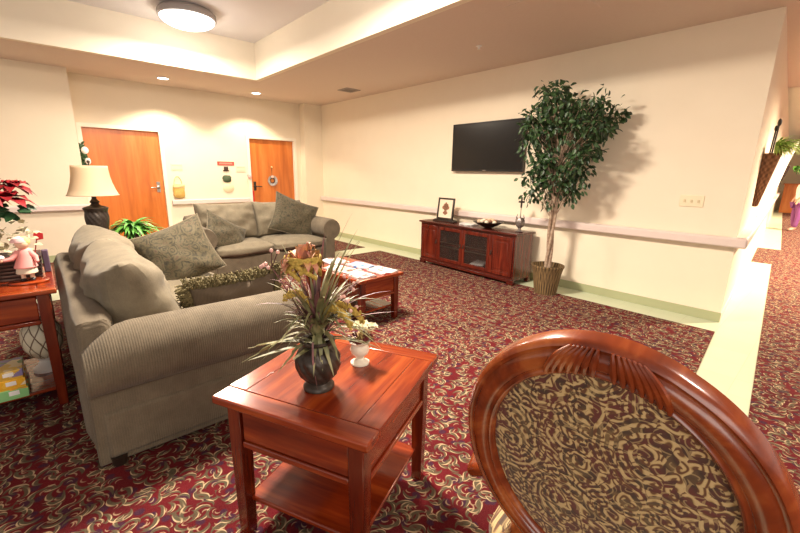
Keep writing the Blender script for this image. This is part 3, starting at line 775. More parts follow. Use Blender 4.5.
# ================================================================== LEFT END TABLE CONTENTS (top .76)
TZ = .7605
t = thing('flower_basket', 'dark wicker basket of red poinsettias and gold leaves on the end table', 'plant', (-.26, 3.44, TZ))
bk = M(); 
for k in range(7): bk.box(-.2-.002*k, .2+.002*k, -.10-.002*k, .10+.002*k, k*.022, k*.022+.019)
bk.box(-.195, .195, -.095, .095, .002, .15)
obj('basket', bk, 'dkbasket', t, bevel=.005)
gl = M()
for k in range(130):
    c = Vector((rnd.uniform(-.22, .19), rnd.uniform(-.12, .10), rnd.uniform(.15, .38))); d = Vector((rnd.uniform(-1, 1), rnd.uniform(-1, .3), rnd.uniform(-.3, 1))); 
    gl.leaf(c, d, Vector((rnd.uniform(-.5, .5), -.5, 1)).normalized(), .05, .035)
obj('gold_leaves', gl, m_leaf('gold_leaf', (.35, .30, .14), (.68, .62, .45)), t)
for (c, r) in (((.10, -.04, .40), .15), ((-.02, -.08, .44), .16), ((.14, .02, .47), .12), ((-.14, 0, .40), .13), ((.02, .06, .50), .11)):
    mb = M(); c = Vector(c)+Vector((0, 0, .10))
    for lay in range(3):
        for k in range(7):
            a = 2*PI*k/7+lay*.4+rnd.uniform(-.2, .2); d = Vector((math.cos(a), math.sin(a), -.25+.45*lay+rnd.uniform(-.2, .2))).normalized(); rr = r*(1-.22*lay)
            mb.blade([c, c+d*rr*.3+Vector((0, 0, .01)), c+d*rr*.7+Vector((0, 0, .006)), c+d*rr-Vector((0, 0, .02))], r*.5, fold=.2)
    obj('poinsettia', mb, 'poin', t, smooth=80)
gv = M()
for k in range(22):
    c = Vector((rnd.uniform(.0, .18), rnd.uniform(-.12, .0), rnd.uniform(.40, .46))); d = Vector((rnd.uniform(-1, 1), rnd.uniform(-1, .3), rnd.uniform(-.6, .4))); gv.leaf(c, d, Vector((0, -.6, .8)), .07, .05)
obj('green_leaves', gv, m_leaf('dark_green_leaf', (.01, .04, .015), (.03, .10, .03)), t)
hp = obj('heart_pick', M().tube([(.175, -.02, .12), (.205, -.03, .25)], .003, 6).prism([(.188, .255), (.205, .235), (.235, .24), (.238, .275), (.22, .285), (.208, .275), (.195, .285)], 1, -.04, -.03), plain('red_felt', (.45, .01, .015), .7), t)

t = thing('doll_figurine', 'small doll in pink dress and cap on a wooden base before the basket', 'figurine', (-.125, 3.25, TZ)); t.scale = (.92,)*3
obj('wood_base', M().lathe([(.10, 0), (.105, .004), (.105, .012), (.098, .016), (.001, .016)], 40, mat=Matrix.Diagonal((1, .75, 1, 1))), 'cherryX', t)
pk = plain('pink_cloth', (.75, .30, .28), .8); sk = plain('doll_skin', (.78, .52, .36), .6)
for s in (-1, 1):
    obj('leg', M().tube([(s*.022, 0, .016), (s*.022, 0, .08)], .012, 10), sk, t); obj('shoe', M().ball((s*.022, -.012, .024), .016, 12, 8, (1, 1.5, .7)), 'black', t)
obj('skirt', M().lathe([(.052, .065), (.056, .07), (.046, .12), (.03, .15)], 24), plain('cream_skirt', (.62, .55, .42), .8), t)
obj('dress', M().lathe([(.058, .105), (.060, .11), (.045, .15), (.034, .19), (.03, .215), (.018, .23)], 24), pk, t)
obj('arm', M().tube([(-.025, 0, .21), (-.06, -.02, .17), (-.10, -.03, .165)], [.018, .016, .010], 10), pk, t)
obj('arm', M().tube([(.025, 0, .21), (.055, -.01, .17), (.06, -.04, .14)], [.018, .016, .010], 10), pk, t)
obj('hand', M().ball((-.108, -.032, .165), .011), sk, t)
obj('head', M().ball((0, 0, .262), .036, 20, 14), sk, t)
obj('hair', M().ball((.006, .008, .272), .038, 20, 14), plain('blonde_hair', (.62, .45, .18), .8), t)
obj('cap', M().lathe([(.045, .272), (.046, .278), (.034, .30), (.002, .312)], 20, (-.01, .006, 0)), plain('pale_pink_cap', (.8, .5, .48), .8), t)
obj('bundle', M().ball((-.115, -.03, .185), .022, 12, 8, (1.2, .8, .8)), plain('white_felt', (.8, .74, .74), .8), t)
tag(obj('gift_bag', M().box(-.02, .015, -.02, .03, 0, .15), plain('dull_purple_cloth', (.10, .06, .10), .8), None, bevel=.006, loc=(-.03, 3.53, TZ)), 'small dull purple cloth bag standing right of the doll', 'bag')

# shelf of the end table : globe vase, game boxes  (shelf top .156)
SZ = .1215
t = thing('ceramic_vase', 'cream lattice globe vase with white foot on the end table shelf', 'vase', (-.125, 3.40, SZ))
obj('foot', M().lathe([(.075, 0), (.075, .02), (.05, .04), (.035, .07), (.045, .09)], 32), 'white', t)
def latt(r, z, a): 
    return r*(1+.035*abs(math.sin(5*a+z*22)))-0
cr = NT('lattice_glaze', .4); q = cr.sep(cr.coord()); th = cr.math('ARCTAN2', q[1], q[0])
def band(sgn): return cr.math('ABSOLUTE', cr.math('SINE', cr.math('ADD', cr.math('MULTIPLY', th, 5), cr.math('MULTIPLY', q[2], 24*sgn))))
mn = cr.math('MINIMUM', band(1), band(-1)); cr.color(cr.ramp(mn, [(.10, (.16, .09, .05)), (.22, (.72, .64, .48))])); cr.bump(cr.mr(mn, .05, .3), .6, .01)
obj('globe', M().lathe([(.04, .088), (.075, .12), (.10, .17), (.108, .23), (.102, .29), (.08, .335), (.05, .365), (.002, .375)], 40), cr.m, t)
def game(nm, lb, x0, x1, y0, y1, z0, z1, cs, seed):
    g = thing('game_box', lb, 'box', (x1, y0, z0), 0, 'board games on the end table shelf')
    m_ = NT('printed_box', .4); o = m_.vor(m_.mapping(m_.coord(), (1, 1, 1), (seed, 0, 0)), 1, 'F1', '3D', 22); s_ = m_.n.new('ShaderNodeSeparateColor'); m_.link(o['Color'], s_.inputs[0])
    m_.color(m_.ramp(s_.outputs[1], cs, 'CONSTANT'))
    obj('lid', M().box(x0-x1, 0, 0, y1-y0, (z1-z0)*.25, z1-z0), m_.m, g, bevel=.002)
    obj('tray', M().box(x0-x1+.003, -.003, .003, y1-y0-.003, 0, (z1-z0)*.25), plain('box_tray', cs[0][1], .5), g)
    obj('label_patch', M().box(-.085, -.04, -.0015, .0, (z1-z0)*.42, (z1-z0)*.85), 'white', g)
game('g', 'green game box with coloured pictures, bottom of the shelf stack', -.60, -.215, 3.04, 3.27, SZ, SZ+.062, [(0, (.25, .55, .22)), (.45, (.30, .60, .28)), (.7, (.75, .35, .03)), (.85, (.25, .02, .05))], 1)
game('g', 'yellow game box in the middle of the shelf stack', -.61, -.22, 3.045, 3.27, SZ+.0625, SZ+.12, [(0, (.80, .42, .02)), (.6, (.85, .5, .05)), (.9, (.8, .7, .5))], 2)
game('g', 'purple and yellow game box on top of the shelf stack', -.60, -.225, 3.05, 3.27, SZ+.1205, SZ+.172, [(0, (.65, .40, .05)), (.35, (.22, .18, .35)), (.6, (.7, .55, .3)), (.8, (.15, .25, .08))], 3)

# ================================================================== LAMP + PLANT ON THE CORNER TABLE (top .706)
t = thing('table_lamp', 'table lamp with cream bell shade and dark fluted urn base', 'lamp', (.375, 4.75, .7065))
lp = [(.07, 0), (.075, .012), (.06, .03), (.035, .05), (.04, .07), (.075, .11), (.092, .16), (.096, .20), (.088, .23), (.10, .245), (.105, .255), (.085, .27), (.045, .285), (.03, .31), (.042, .33), (.03, .35), (.02, .37), (.018, .44)]
obj('base', M().lathe(fine([(a*.98, b*1.47 if b < .26 else .375+(b-.255)*.75) for a, b in lp], 3), 120, twist=lambda r, z, a: r*(1+.09*(abs(math.cos(7*(a+z*7)))-.5)) if .10 < z < .35 else r), 'iron', t, smooth=60)
obj('pole', M().tube([(0, 0, .42), (0, 0, .78)], .006, 8), 'iron', t)
sm = NT('lamp_shade_cloth', .8); sm.color((.80, .66, .46)); sm.b.inputs['Subsurface Weight'].default_value = 0
tl = sm.n.new('ShaderNodeBsdfTranslucent'); tl.inputs[0].default_value = (.8, .62, .4, 1); mx = sm.n.new('ShaderNodeMixShader'); mx.inputs[0].default_value = .4
sm.link(sm.b.outputs[0], mx.inputs[1]); sm.link(tl.outputs[0], mx.inputs[2]); sm.link(mx.outputs[0], sm.n['Material Output'].inputs[0])
sp = [(.205, .495), (.198, .50), (.178, .55), (.160, .61), (.148, .67), (.142, .74), (.140, .765)]
o = obj('lamp_shade', M().lathe(sp, 48, cap=False), sm.m, t); so = o.modifiers.new('s', 'SOLIDIFY'); so.thickness = .004
obj('finial', M().ball((0, 0, .80), .014, 12, 8).tube([(0, 0, .76), (0, 0, .80)], .004, 6), 'iron', t)

def bushy(mb, c, n, L, w, rise=(.4, 1.1), spread=(.4, .9), droop=(.5, 1.2), sd=5):
    r_ = random.Random(sd)
    for k in range(n):
        a = r_.uniform(0, 2*PI); mb.blade(arch(c, a, L*r_.uniform(.7, 1.1), (r_.uniform(*rise), r_.uniform(*spread)), r_.uniform(*droop), 7), w*r_.uniform(.7, 1.2))
    return mb
t = thing('potted_plant', 'bright green leafy plant in a pot beside the table lamp', 'plant', (.68, 4.98, .7065))
obj('pot', M().lathe([(.06, 0), (.08, .10), (.085, .10), (.085, .12), (.07, .12), (.06, .1)], 28), 'foot', t)
pf_ = bushy(M(), (0, 0, .1), 120, .36, .045, rise=(.1, .95), spread=(.5, 1.0), droop=(.6, 1.6))
pf_.v = [Vector((v.x, v.y, max(v.z, .015))) for v in pf_.v]
obj('foliage', pf_, 'fern', t)

# ================================================================== MEDIA CABINET
ca = Vector((4.60, 4.577)); cb = Vector((4.522, 2.765)); dirx = (cb-ca).normalized()
CL = (cb-ca).length; ang = math.atan2(dirx.y, dirx.x)
t = thing('media_cabinet', 'low dark cherry media cabinet with two glass doors below the television', 'cabinet', (ca.x, ca.y, .006), ang)
# local: x along the front toward the camera, front at y=0, body toward +y (wall)
CDp = .40; CH = .70
t.rotation_euler = (0, 0, ang)
obj('cabinet_top', M().box(-.03, CL+.03, -.03, CDp+.01, CH-.028, CH), 'cabX', t, bevel=.006)
bd = M(); bd.box(0, .02, .0, CDp, .06, CH-.028); bd.box(CL-.02, CL, 0, CDp, .06, CH-.028); bd.box(.02, CL-.02, CDp-.015, CDp, .06, CH-.03); bd.box(.02, CL-.02, .0, CDp-.015, .08, .10)
xs = [0, .40, .905, CL-.40, CL]
for x in (xs[1], xs[3]): bd.box(x-.01, x+.01, .02, CDp-.015, .1, CH-.03)
obj('carcass', bd, 'cabZ', t, bevel=.002)
obj('inner_shelf', M().box(xs[1]+.01, xs[3]-.01, .05, CDp-.02, .36, .378), 'cabX', t)
ff = M(); ff.box(0, CL, -.004, .016, CH-.055, CH-.029); ff.box(0, CL, -.004, .016, .055, .105)
for x in (0.001, CL-.026): ff.box(x, x+.025, -.004, .016, .1, CH-.05)
obj('face_frame', ff, 'cabX', t, bevel=.003)
pl = M(); pl.box(-.012, CL+.012, -.012, .03, .035, .075)
for x in (-.01, CL-.09): pl.box(x, x+.10, -.012, .04, 0, .04)
for x in (-.01, CL-.05): pl.box(x, x+.06, CDp-.06, CDp, 0, .065)
obj('plinth', pl, 'cabX', t, bevel=.004)
glass = NT('smoked_glass', .05); glass.color((.05, .035, .03)); glass.b.inputs['Transmission Weight'].default_value = .0; glass.b.inputs['Alpha'].default_value = .35
for k in range(4):
    x0, x1 = xs[k]+(.027 if k == 0 else .002), xs[k+1]-(.027 if k == 3 else .002); z0, z1 = .108, CH-.058; fw = .05
    dr = M(); dr.box(x0, x0+fw, -.016, .004, z0, z1); dr.box(x1-fw, x1, -.016, .004, z0, z1); dr.box(x0+fw, x1-fw, -.016, .004, z0, z0+fw); dr.box(x0+fw, x1-fw, -.016, .004, z1-fw, z1)
    d = obj('door', dr, 'cabZ', t, bevel=.004)
    if k in (0, 3): obj('door_panel', M().box(x0+fw-.002, x1-fw+.002, -.009, .0, z0+fw-.002, z1-fw+.002).box(x0+fw+.03, x1-fw-.03, -.014, -.006, z0+fw+.03, z1-fw-.03), 'cabZ', d, bevel=.004)
    else:
        obj('glass_pane', M().box(x0+fw-.002, x1-fw+.002, -.008, -.004, z0+fw-.002, z1-fw+.002), glass.m, d)
        obj('glazing_bar', M().box(x0+fw, x1-fw, -.014, -.003, .33, .348).box(x0+fw, x1-fw, -.014, -.003, .40, .412), 'iron', d)
    kx = x1-.028 if k in (0, 1) else x0+.028
    obj('door_pull', M().box(kx-.008, kx+.008, -.022, -.016, .37, .43).tube([(kx, -.02, .40), (kx, -.034, .392), (kx, -.036, .37)], .006, 8), 'iron', d)
cm = Matrix.Translation((ca.x, ca.y, .006)) @ Matrix.Rotation(ang, 4, 'Z')
def oncab(x, y): p = cm @ Vector((x, y, CH+.0005)); return (p.x, p.y, p.z)
# set top box inside
tag(obj('media_player', M().box(-.17, .17, -.1, .1, 0, .045).box(-.1, .1, -.102, -.1, .015, .03), 'black', None, bevel=.003, loc=tuple(cm @ Vector((1.15, .2, .1015))), rot=(0, 0, ang)), 'thin black player behind the right glass door of the cabinet', 'player')
pt = tag(obj('paper_stack', M().box(-.10, .10, -.14, .14, 0, .012).box(-.09, .105, -.13, .145, .012, .022), 'white', None, loc=tuple(cm @ Vector((1.10, .18, .147))), rot=(0, 0, ang+.3)), 'white papers lying on the black player inside the cabinet', 'papers')

t = thing('picture_frame', 'dark framed picture of a brown ornament on a stand, left on the cabinet', 'picture', oncab(.36, .16), ang+R(2)); t.scale = (1.3, 1, 1.12)
obj('stand', M().box(-.17, .17, -.04, .06, 0, .02).box(-.15, .15, -.03, .05, .02, .032), 'foot', t, bevel=.004)
fr = M(); tz = Matrix.Translation((0, .0, .034)) @ Matrix.Rotation(R(-8), 4, 'X')
for a in ((-.13, -.108, 0, .30), (.108, .13, 0, .30), (-.108, .108, 0, .022), (-.108, .108, .278, .30)): fr.box(a[0], a[1], -.012, .012, a[2], a[3], tz)
obj('frame', fr, 'foot', t, bevel=.003)
obj('mat_board', M().box(-.108, .108, -.002, .004, .022, .278, tz), plain('pale_mat', (.78, .66, .5), .6), t)
pf = M(); rnd = random.Random(4)
for (x, z, r) in ((0, .19, .035), (-.03, .165, .028), (.03, .165, .028), (0, .15, .03), (-.018, .20, .02), (.02, .2, .02), (0, .11, .022), (-.02, .09, .018), (.02, .09, .018), (0, .08, .02), (0, .225, .014)):
    pf.lathe([(r, 0), (r, .002)], 10, mat=tz @ Matrix.Translation((x, -.003, z)) @ Matrix.Rotation(PI/2, 4, 'X'))
obj('artwork', pf, mottled('brown_print', (.15, .05, .03), (.45, .22, .12), 60, .6), t)

pp = M(); rnd = random.Random(9)
for k in range(4): pp.box(-.12, .12, -.09, .09, k*.006, k*.006+.005, Matrix.Rotation(rnd.uniform(-.3, .3), 4, 'Z'))
tag(obj('paper_pile', pp, 'white', None, loc=oncab(.84, .20), rot=(0, 0, ang)), 'loose pile of white papers between the picture and the bowl', 'papers')
t = thing('decorative_bowl', 'black leaf-edged bowl filled with pale potpourri balls on the cabinet', 'bowl', oncab(1.22, .17), ang)
obj('bowl', M().lathe([(.05, 0), (.055, .006), (.09, .02), (.15, .05), (.205, .085), (.21, .09), (.195, .085), (.14, .055), (.08, .03)], 40, twist=lambda r, z, a: r*(1+.07*math.sin(7*a)) if z > .04 else r), 'foot', t)
cols = [((.62, .45, .3), 'tan'), ((.75, .65, .5), 'pale'), ((.25, .12, .07), 'brown')]
ml = [plain('potpourri_'+n, c, .8) for c, n in cols]
for k in range(15):
    a = k*2.4; r = .035*math.sqrt(k)*1.05; ob = obj('potpourri_ball', M().ball((0, 0, 0), .036-.006*(k % 3), 10, 7, (1, 1, .9)), ml[k % 3], None)
    p = cm @ Vector((1.22+math.cos(a)*r, .17+math.sin(a)*r, CH+.068+.035*(1-(r/.14)**2)+r*.10)); ob.location = p
    tag(ob, 'dried potpourri ball piled in the black bowl on the cabinet', 'potpourri', 'potpourri balls in the bowl')
t = thing('cross_ornament', 'grey metal ornament with a cross on top, right end of the cabinet', 'ornament', oncab(1.72, .20), ang)
obj('holder', M().lathe([(.05, 0), (.055, .008), (.025, .02), (.02, .05), (.045, .075), (.06, .11), (.055, .16), (.035, .19)], 24, twist=lambda r, z, a: r*(1+.12*math.sin(6*a)) if .06 < z < .18 else r), mottled('pewter', (.10, .08, .07), (.3, .26, .24), 40, .4, .2, Metallic=.6), t)
for s in (-1, 0, 1): obj('prong', M().tube([(s*.045, 0, .13), (s*.058, 0, .19), (s*.045, 0, .235)], [.009, .007, .002], 8), 'iron', t)
obj('stem', M().tube([(0, 0, .18), (0, 0, .33)], .004, 6), 'iron', t)
obj('cross', M().box(-.012, .012, -.006, .006, .32, .46).box(-.045, .045, -.006, .006, .385, .41), 'foot', t, bevel=.003)

# television
t = thing('television', 'black flat television hung on the cream wall above the cabinet', 'television', (XW-.075, 3.665, 1.845))
obj('housing', M().box(.0, .045, -.635, .635, -.352, .352), 'black', t, bevel=.006)
bz = M(); w_, h_ = .635, .352
for a in ((-w_, w_, -h_, -h_+.032), (-w_, w_, h_-.02, h_), (-w_, -w_+.02, -h_+.03, h_-.018), (w_-.02, w_, -h_+.03, h_-.018)): bz.box(-.006, .004, a[0], a[1], a[2], a[3])
obj('bezel', bz, 'black', t, bevel=.002)
obj('screen', M().box(-.001, .002, -w_+.019, w_-.019, -h_+.031, h_-.019), 'screen', t)
obj('logo', M().box(-.0075, -.006, -.03, .03, -h_+.011, -h_+.02), 'metal', t)
obj('wall_mount', M().box(.045, .075, -.2, .2, -.15, .15), 'iron', t)
# outlet
t = thing('wall_plate', 'ivory triple wall plate low on the television wall', 'wall plate', (XW, 1.065, 1.215))
obj('plate', M().box(-.008, 0, -.105, .105, -.058, .058), 'plate', t, bevel=.003)
for k in (-1, 0, 1): obj('toggle', M().box(-.016, -.007, k*.06-.008, k*.06+.008, -.014, .014), plain('toggle', (.7, .58, .36), .4), t)

# ================================================================== FICUS TREE
FXp, FYp = 4.60, 2.335
t = thing('ficus_tree', 'tall artificial ficus tree in a wicker basket between cabinet and corner', 'plant', (FXp, FYp, .006))
obj('basket', M().lathe([(.12, 0), (.135, .0), (.15, .12), (.17, .25), (.19, .335), (.197, .34), (.197, .36), (.18, .36), (.165, .30)], 40, twist=lambda r, z, a: r*(1+.012*math.sin(20*a))), 'basket', t)
obj('moss', M().lathe([(.16, .29), (.10, .31), (.001, .315)], 20, cap=False), mottled('moss', (.06, .05, .02), (.16, .12, .05), 60, .9, .6), t)
trunks = []
for k in range(3):
    pts = []
    for j in range(16):
        s = j/15; a = k*2.1+s*5.5; r = .022+.012*s
        pts.append(Vector((math.cos(a)*r, math.sin(a)*r+.0*s, .28+s*1.35)))
    obj('trunk', M().tube(pts, [.021-.008*j/15 for j in range(16)], 10), 'bark', t); trunks.append(pts)
outline = [(2.33+(y-2.33)*.90, 1.8+(z-1.8)*.92) for y, z in [(2.57, 2.52), (2.28, 2.42), (2.22, 2.31), (1.97, 2.28), (1.74, 2.26), (1.74, 2.1), (1.78, 1.93), (1.83, 1.83), (1.92, 1.63), (1.98, 1.35), (2.14, 1.13), (2.34, 1.06), (2.48, 1.12), (2.64, 1.15), (2.71, 1.33), (2.66, 1.57), (2.78, 1.76), (2.80, 1.90), (2.9, 1.94), (2.91, 2.18), (2.72, 2.26), (2.62, 2.4)]]
def inside(y, z, poly):
    c = False; n = len(poly)
    for i in range(n):
        y0, z0 = poly[i]; y1, z1 = poly[(i+1) % n]
        if (z0 > z) != (z1 > z) and y < (y1-y0)*(z-z0)/(z1-z0)+y0: c = not c
    return c
rnd = random.Random(5); fol = M(); tw = M(); cl_ = []
while len(cl_) < 165:
    y, z = rnd.uniform(1.7, 2.95), rnd.uniform(1.0, 2.55)
    if inside(y, z, outline):
        hw = .10+.20*min(1, (z-1.0)/1.0)*(1 if z < 2.3 else .7)
        cl_.append(Vector((rnd.uniform(-1, 1)*hw-.0, y-FYp, z)))
for c in cl_:
    c.x = max(-.34, min(.30, c.x))
    zb = max(.9, min(1.62, c.z-.45)); st = Vector((0, 0, zb)); mid = st.lerp(c, .5)+Vector((0, 0, .05))
    tw.tube([st, mid, c], [.006, .004, .002], 5)
    for k in range(19):
        p = c+Vector((rnd.gauss(0, 1), rnd.gauss(0, 1), rnd.gauss(0, 1)))*.042
        if 0: pass
        if p.x > .33: p.x = .31
        d = (p-c).normalized()*.6+Vector((rnd.uniform(-.5, .5), rnd.uniform(-.5, .5), rnd.uniform(-1.0, .1)))
        n_ = Vector((rnd.uniform(-.9, .2), rnd.uniform(-.6, .6), rnd.uniform(.2, 1))).normalized()
        fol.leaf(p, d, n_, rnd.uniform(.06, .088), rnd.uniform(.032, .045))
obj('branches', tw, 'bark', t); obj('foliage', fol, 'ficus', t, smooth=0)

# ================================================================== THINGS ON THE DOOR WALL
t = thing('wall_pocket', 'yellow hanging pouch on the wall right of the left door', 'pouch', (1.985, YD, 1.06))
obj('pouch', box_cushion(-.095, .095, -.07, -.003, -.13, .10, .012, 6, .03), mottled('straw', (.55, .33, .06), (.75, .52, .16), 60, .8, .3), t)
obj('hoop', M().tube([(math.cos(a*PI/12)*.07, -.02, .09+math.sin(a*PI/12)*.17) for a in range(13)], .007, 6), plain('straw_hoop', (.72, .55, .25), .7), t)
obj('pouch_flap', box_cushion(-.10, .10, -.085, -.06, .05, .115, .005, 4, .012), plain('cream_flap', (.78, .62, .30), .8), t)
def nameplate(x, z, label):
    t = thing('name_plate', label, 'sign', (x, YD, z))
    obj('plate', M().box(-.10, .10, -.008, 0, -.065, .065), plain('pale_sign', (.80, .70, .52), .5), t, bevel=.003)
    obj('strip', M().box(-.085, .085, -.010, -.008, .022, .034).box(-.085, .085, -.010, -.008, -.042, -.034), plain('beige_line', (.6, .5, .36), .5), t)
nameplate(2.0, 1.49, 'pale name plate above the yellow pouch')
nameplate(3.20, 1.48, 'pale name plate right of the red sign')
t = thing('hanging_ornament', 'hanging ornament with red banner, dark hat and cream disc between the doors', 'ornament', (2.90, YD, 1.55))
obj('banner', M().box(-.16, .17, -.012, 0, -.005, .07), plain('red_banner', (.55, .06, .04), .6), t, bevel=.003)
obj('banner_text', M().box(-.13, .14, -.014, -.012, .02, .028).box(-.12, .13, -.014, -.012, .038, .046), plain('pale_letters', (.8, .5, .4), .6), t)
obj('hat', M().box(-.06, .06, -.02, -.002, -.12, -.10).box(-.04, .04, -.025, -.002, -.10, -.03), plain('dark_felt', (.06, .03, .02), .8), t, bevel=.004)
obj('scarf', box_cushion(-.08, .085, -.035, -.002, -.33, -.21, .01, 5, .03), plain('dark_green_felt', (.07, .10, .05), .8), t)
obj('string', M().tube([(0, -.004, 0), (0, -.004, -.56)], .003, 5), plain('pale_string', (.75, .6, .4), .8), t)
obj('disc', M().lathe([(.11, 0), (.115, .01), (.10, .02), (.001, .022)], 28, mat=Matrix.Translation((.02, 0, -.45)) @ Matrix.Rotation(PI/2, 4, 'X') @ Matrix.Diagonal((1, .9, 1, 1))), plain('cream_disc', (.82, .70, .46), .6), t)
t = thing('door_wreath', 'small silver ornament hanging on the far right door', 'ornament', (3.90, YD+.05, 1.24))
rnd = random.Random(12); mb = M()
for k in range(26):
    a = 2*PI*k/26; r = .055; mb.leaf(Vector((math.cos(a)*r, -.012, math.sin(a)*r)), Vector((math.cos(a+.7), -.3, math.sin(a+.7))), Vector((0, -1, .2)), .075, .035)
obj('wreath_leaves', mb, mottled('silver_leaf', (.25, .22, .2), (.6, .58, .56), 50, .4), t)
obj('ring', M().tube([(math.cos(2*PI*k/20)*.055, -.008, math.sin(2*PI*k/20)*.055) for k in range(21)], .012, 6), 'iron', t)
obj('bow', M().ball((0, -.03, .08), .03, 10, 6, (1.2, .5, 1)), plain('pink_bow', (.75, .5, .42), .7), t)
obj('cord', M().tube([(0, -.004, .06), (0, -.004, .28)], .004, 5), 'iron', t)
obj('hook', M().ball((0, -.008, .29), .022, 10, 6), plain('brass', (.75, .52, .25), .35), t)
tag(obj('pink_tassel', M().ball((0, -.02, 0), .045, 10, 8, (1, .4, .9)).ball((-.03, -.02, .03), .03, 8, 6, (1, .4, 1)), plain('pink_felt', (.80, .42, .38), .8), None, loc=(3.365, YD-.022, 1.32)), 'small pink ornament on the frame of the far right door', 'ornament')
tag(obj('red_ribbon', M().box(-.022, .022, -.008, 0, -.22, .10), plain('red_ribbon', (.6, .03, .02), .6), None, bevel=.003, loc=(3.455, YD+.049, .93)), 'narrow red ribbon hanging below the handle of the far right door', 'ribbon')
t = thing('door_garland', 'narrow green and white hanging at the top left of the left door', 'ornament', (.62, YD-.02, 1.64))
mb = M(); rnd = random.Random(2)
for k in range(90):
    mb.leaf(Vector((rnd.uniform(-.05, .04), rnd.uniform(-.06, -.01), rnd.uniform(-.16, .20))), Vector((rnd.uniform(-1, 1), -.4, rnd.uniform(-1, 1))), Vector((0, -1, 0.1)), .06, .035)
obj('leaves', mb, m_leaf('garland_leaf', (.02, .06, .02), (.06, .14, .05)), t)
obj('snow_ball', M().ball((.03, -.07, .09), .05, 12, 8, (1, .6, 1.2)).ball((.05, -.06, -.08), .04, 12, 8, (1, .6, 1.5)), plain('white_cotton', (.85, .82, .8), .8), t)

# ================================================================== FOREGROUND CHAIR
AZ = R(6.9); TL = R(-12.4)
n_ = Vector((math.cos(AZ), math.sin(AZ), 0))
CH0 = Vector((.763, .233, .847)); AO, BO, WO = .296, .338, .0700
t = thing('upholstered_chair', 'oval-back cherry chair with gold paisley tapestry, seen from behind at lower right', 'chair', (CH0.x, CH0.y, .006), AZ)
# local frame: +x forward of the chair, z up; oval centre at (0,0,.841)
Z0 = CH0.z-.006
Mx = Matrix.Translation((0, 0, Z0)) @ Matrix.Rotation(TL, 4, 'Y')
def ov(a, ra, rb, d=0): return Vector((d, ra*math.cos(a), rb*math.sin(a)))
# section across the frame: (inward offset, depth); the rear (toward the camera) is -x
sec = [(.0, .012), (.0, -.010), (.004, -.018), (.012, -.022), (.016, -.019), (.020, -.019), (.026, -.026), (.040, -.028), (.052, -.024), (.056, -.019), (.060, -.019), (.064, -.023), (.070, -.020), (.0727, -.010), (.0727, .012), (.06, .020), (.02, .022)]
n = 120; vs = []; fs = []; k_ = len(sec)
for i in range(n):
    a = 2*PI*i/n
    for (o_, d) in sec:
        crest = max(0, 1-abs(a-PI/2)/.42) if abs(a-PI/2) < .42 else 0
        ex_ = .004*(crest**.6 if crest else 0)
        vs.append(Mx @ ov(a, AO-o_+ex_*(1-o_/WO), BO-o_+ex_*(1-o_/WO), d*1.15))
for i in range(n):
    for j in range(k_): fs.append((i*k_+j, i*k_+(j+1) % k_, ((i+1) % n)*k_+(j+1) % k_, ((i+1) % n)*k_+j))
fr = obj('back_frame', M().add(vs, fs), 'chairwood', t, smooth=50)
# carved shell crest: flutes lying across the top of the frame
cv = M()
for k in range(-7, 8):
    if k == 0: continue
    pts = []; s_ = 1 if k > 0 else -1
    for q in range(9):
        u = q/8; aa = PI/2-k*(.062-.036*u**1.3)-s_*.012; o_ = .064-.058*u
        pts.append(Mx @ ov(aa, AO-o_, BO-o_, -.0275-.003*math.sin(PI*u)))
    cv.tube(pts, [.002+.0055*math.sin(PI*min(1, q/8*.9+.08)) for q in range(9)], 8)
obj('carved_crest', cv, 'chairwood', fr)
# upholstery panel, domed to the rear
n = 64; rings = 14; vs = []; fs = []
for j in range(rings+1):
    r = j/rings
    for i in range(n):
        a = 2*PI*i/n; vs.append(Mx @ ov(a, (AO-WO+.004)*r+1e-4, (BO-WO+.004)*r+1e-4, -.010-.016*(1-r**2.5)))
for j in range(rings):
    for i in range(n): fs.append((j*n+i, j*n+(i+1) % n, (j+1)*n+(i+1) % n, (j+1)*n+i))
mb = M().add(vs, fs)
vs2 = [Mx @ (Mx.inverted() @ v + Vector((.03+.02, 0, 0))) for v in vs]; mb.add(vs2, fs)
obj('back_panel', mb, 'paisley', t)
# seat, legs, arms
obj('seat_frame', box_cushion(.06, .56, -.27, .27, .36, .42, .0, 8, .02, crumple=0), 'chairwood', t)
obj('seat', box_cushion(.06, .55, -.26, .26, .41, .49, .03, 10, .03, crumple=0), 'paisley', t)
for s in (-1, 1):
    obj('leg', M().tube([Vector((.12, s*.20, .44)), Vector((.06, s*.21, .38)), Vector((.0, s*.22, .2)), Vector((-.08, s*.235, 0))], [.028, .028, .022, .018], 12), 'chairwood', t)
    obj('leg', M().tube([Vector((.52, s*.23, .40)), Vector((.54, s*.24, .30)), Vector((.52, s*.235, .15)), Vector((.55, s*.24, 0))], [.034, .030, .018, .020], 12), 'chairwood', t)
    obj('back_post', M().tube([Mx @ ov(-PI/2+s*.62, AO-.035, BO-.035, .0), Vector((.09, s*.205, .46)), Vector((.115, s*.205, .42))], [.024, .026, .026], 12), 'chairwood', t)
    obj('arm', M().tube([Mx @ ov(-s*0+(0 if s > 0 else PI)-s*.45, AO-.02, BO-.02, .0), Vector((.05, s*.305, .66)), Vector((.14, s*.33, .665)), Vector((.26, s*.33, .66)), Vector((.33, s*.32, .63)), Vector((.345, s*.30, .55)), Vector((.36, s*.27, .42))], [.018, .02, .022, .024, .024, .02, .022], 12), 'chairwood', t)

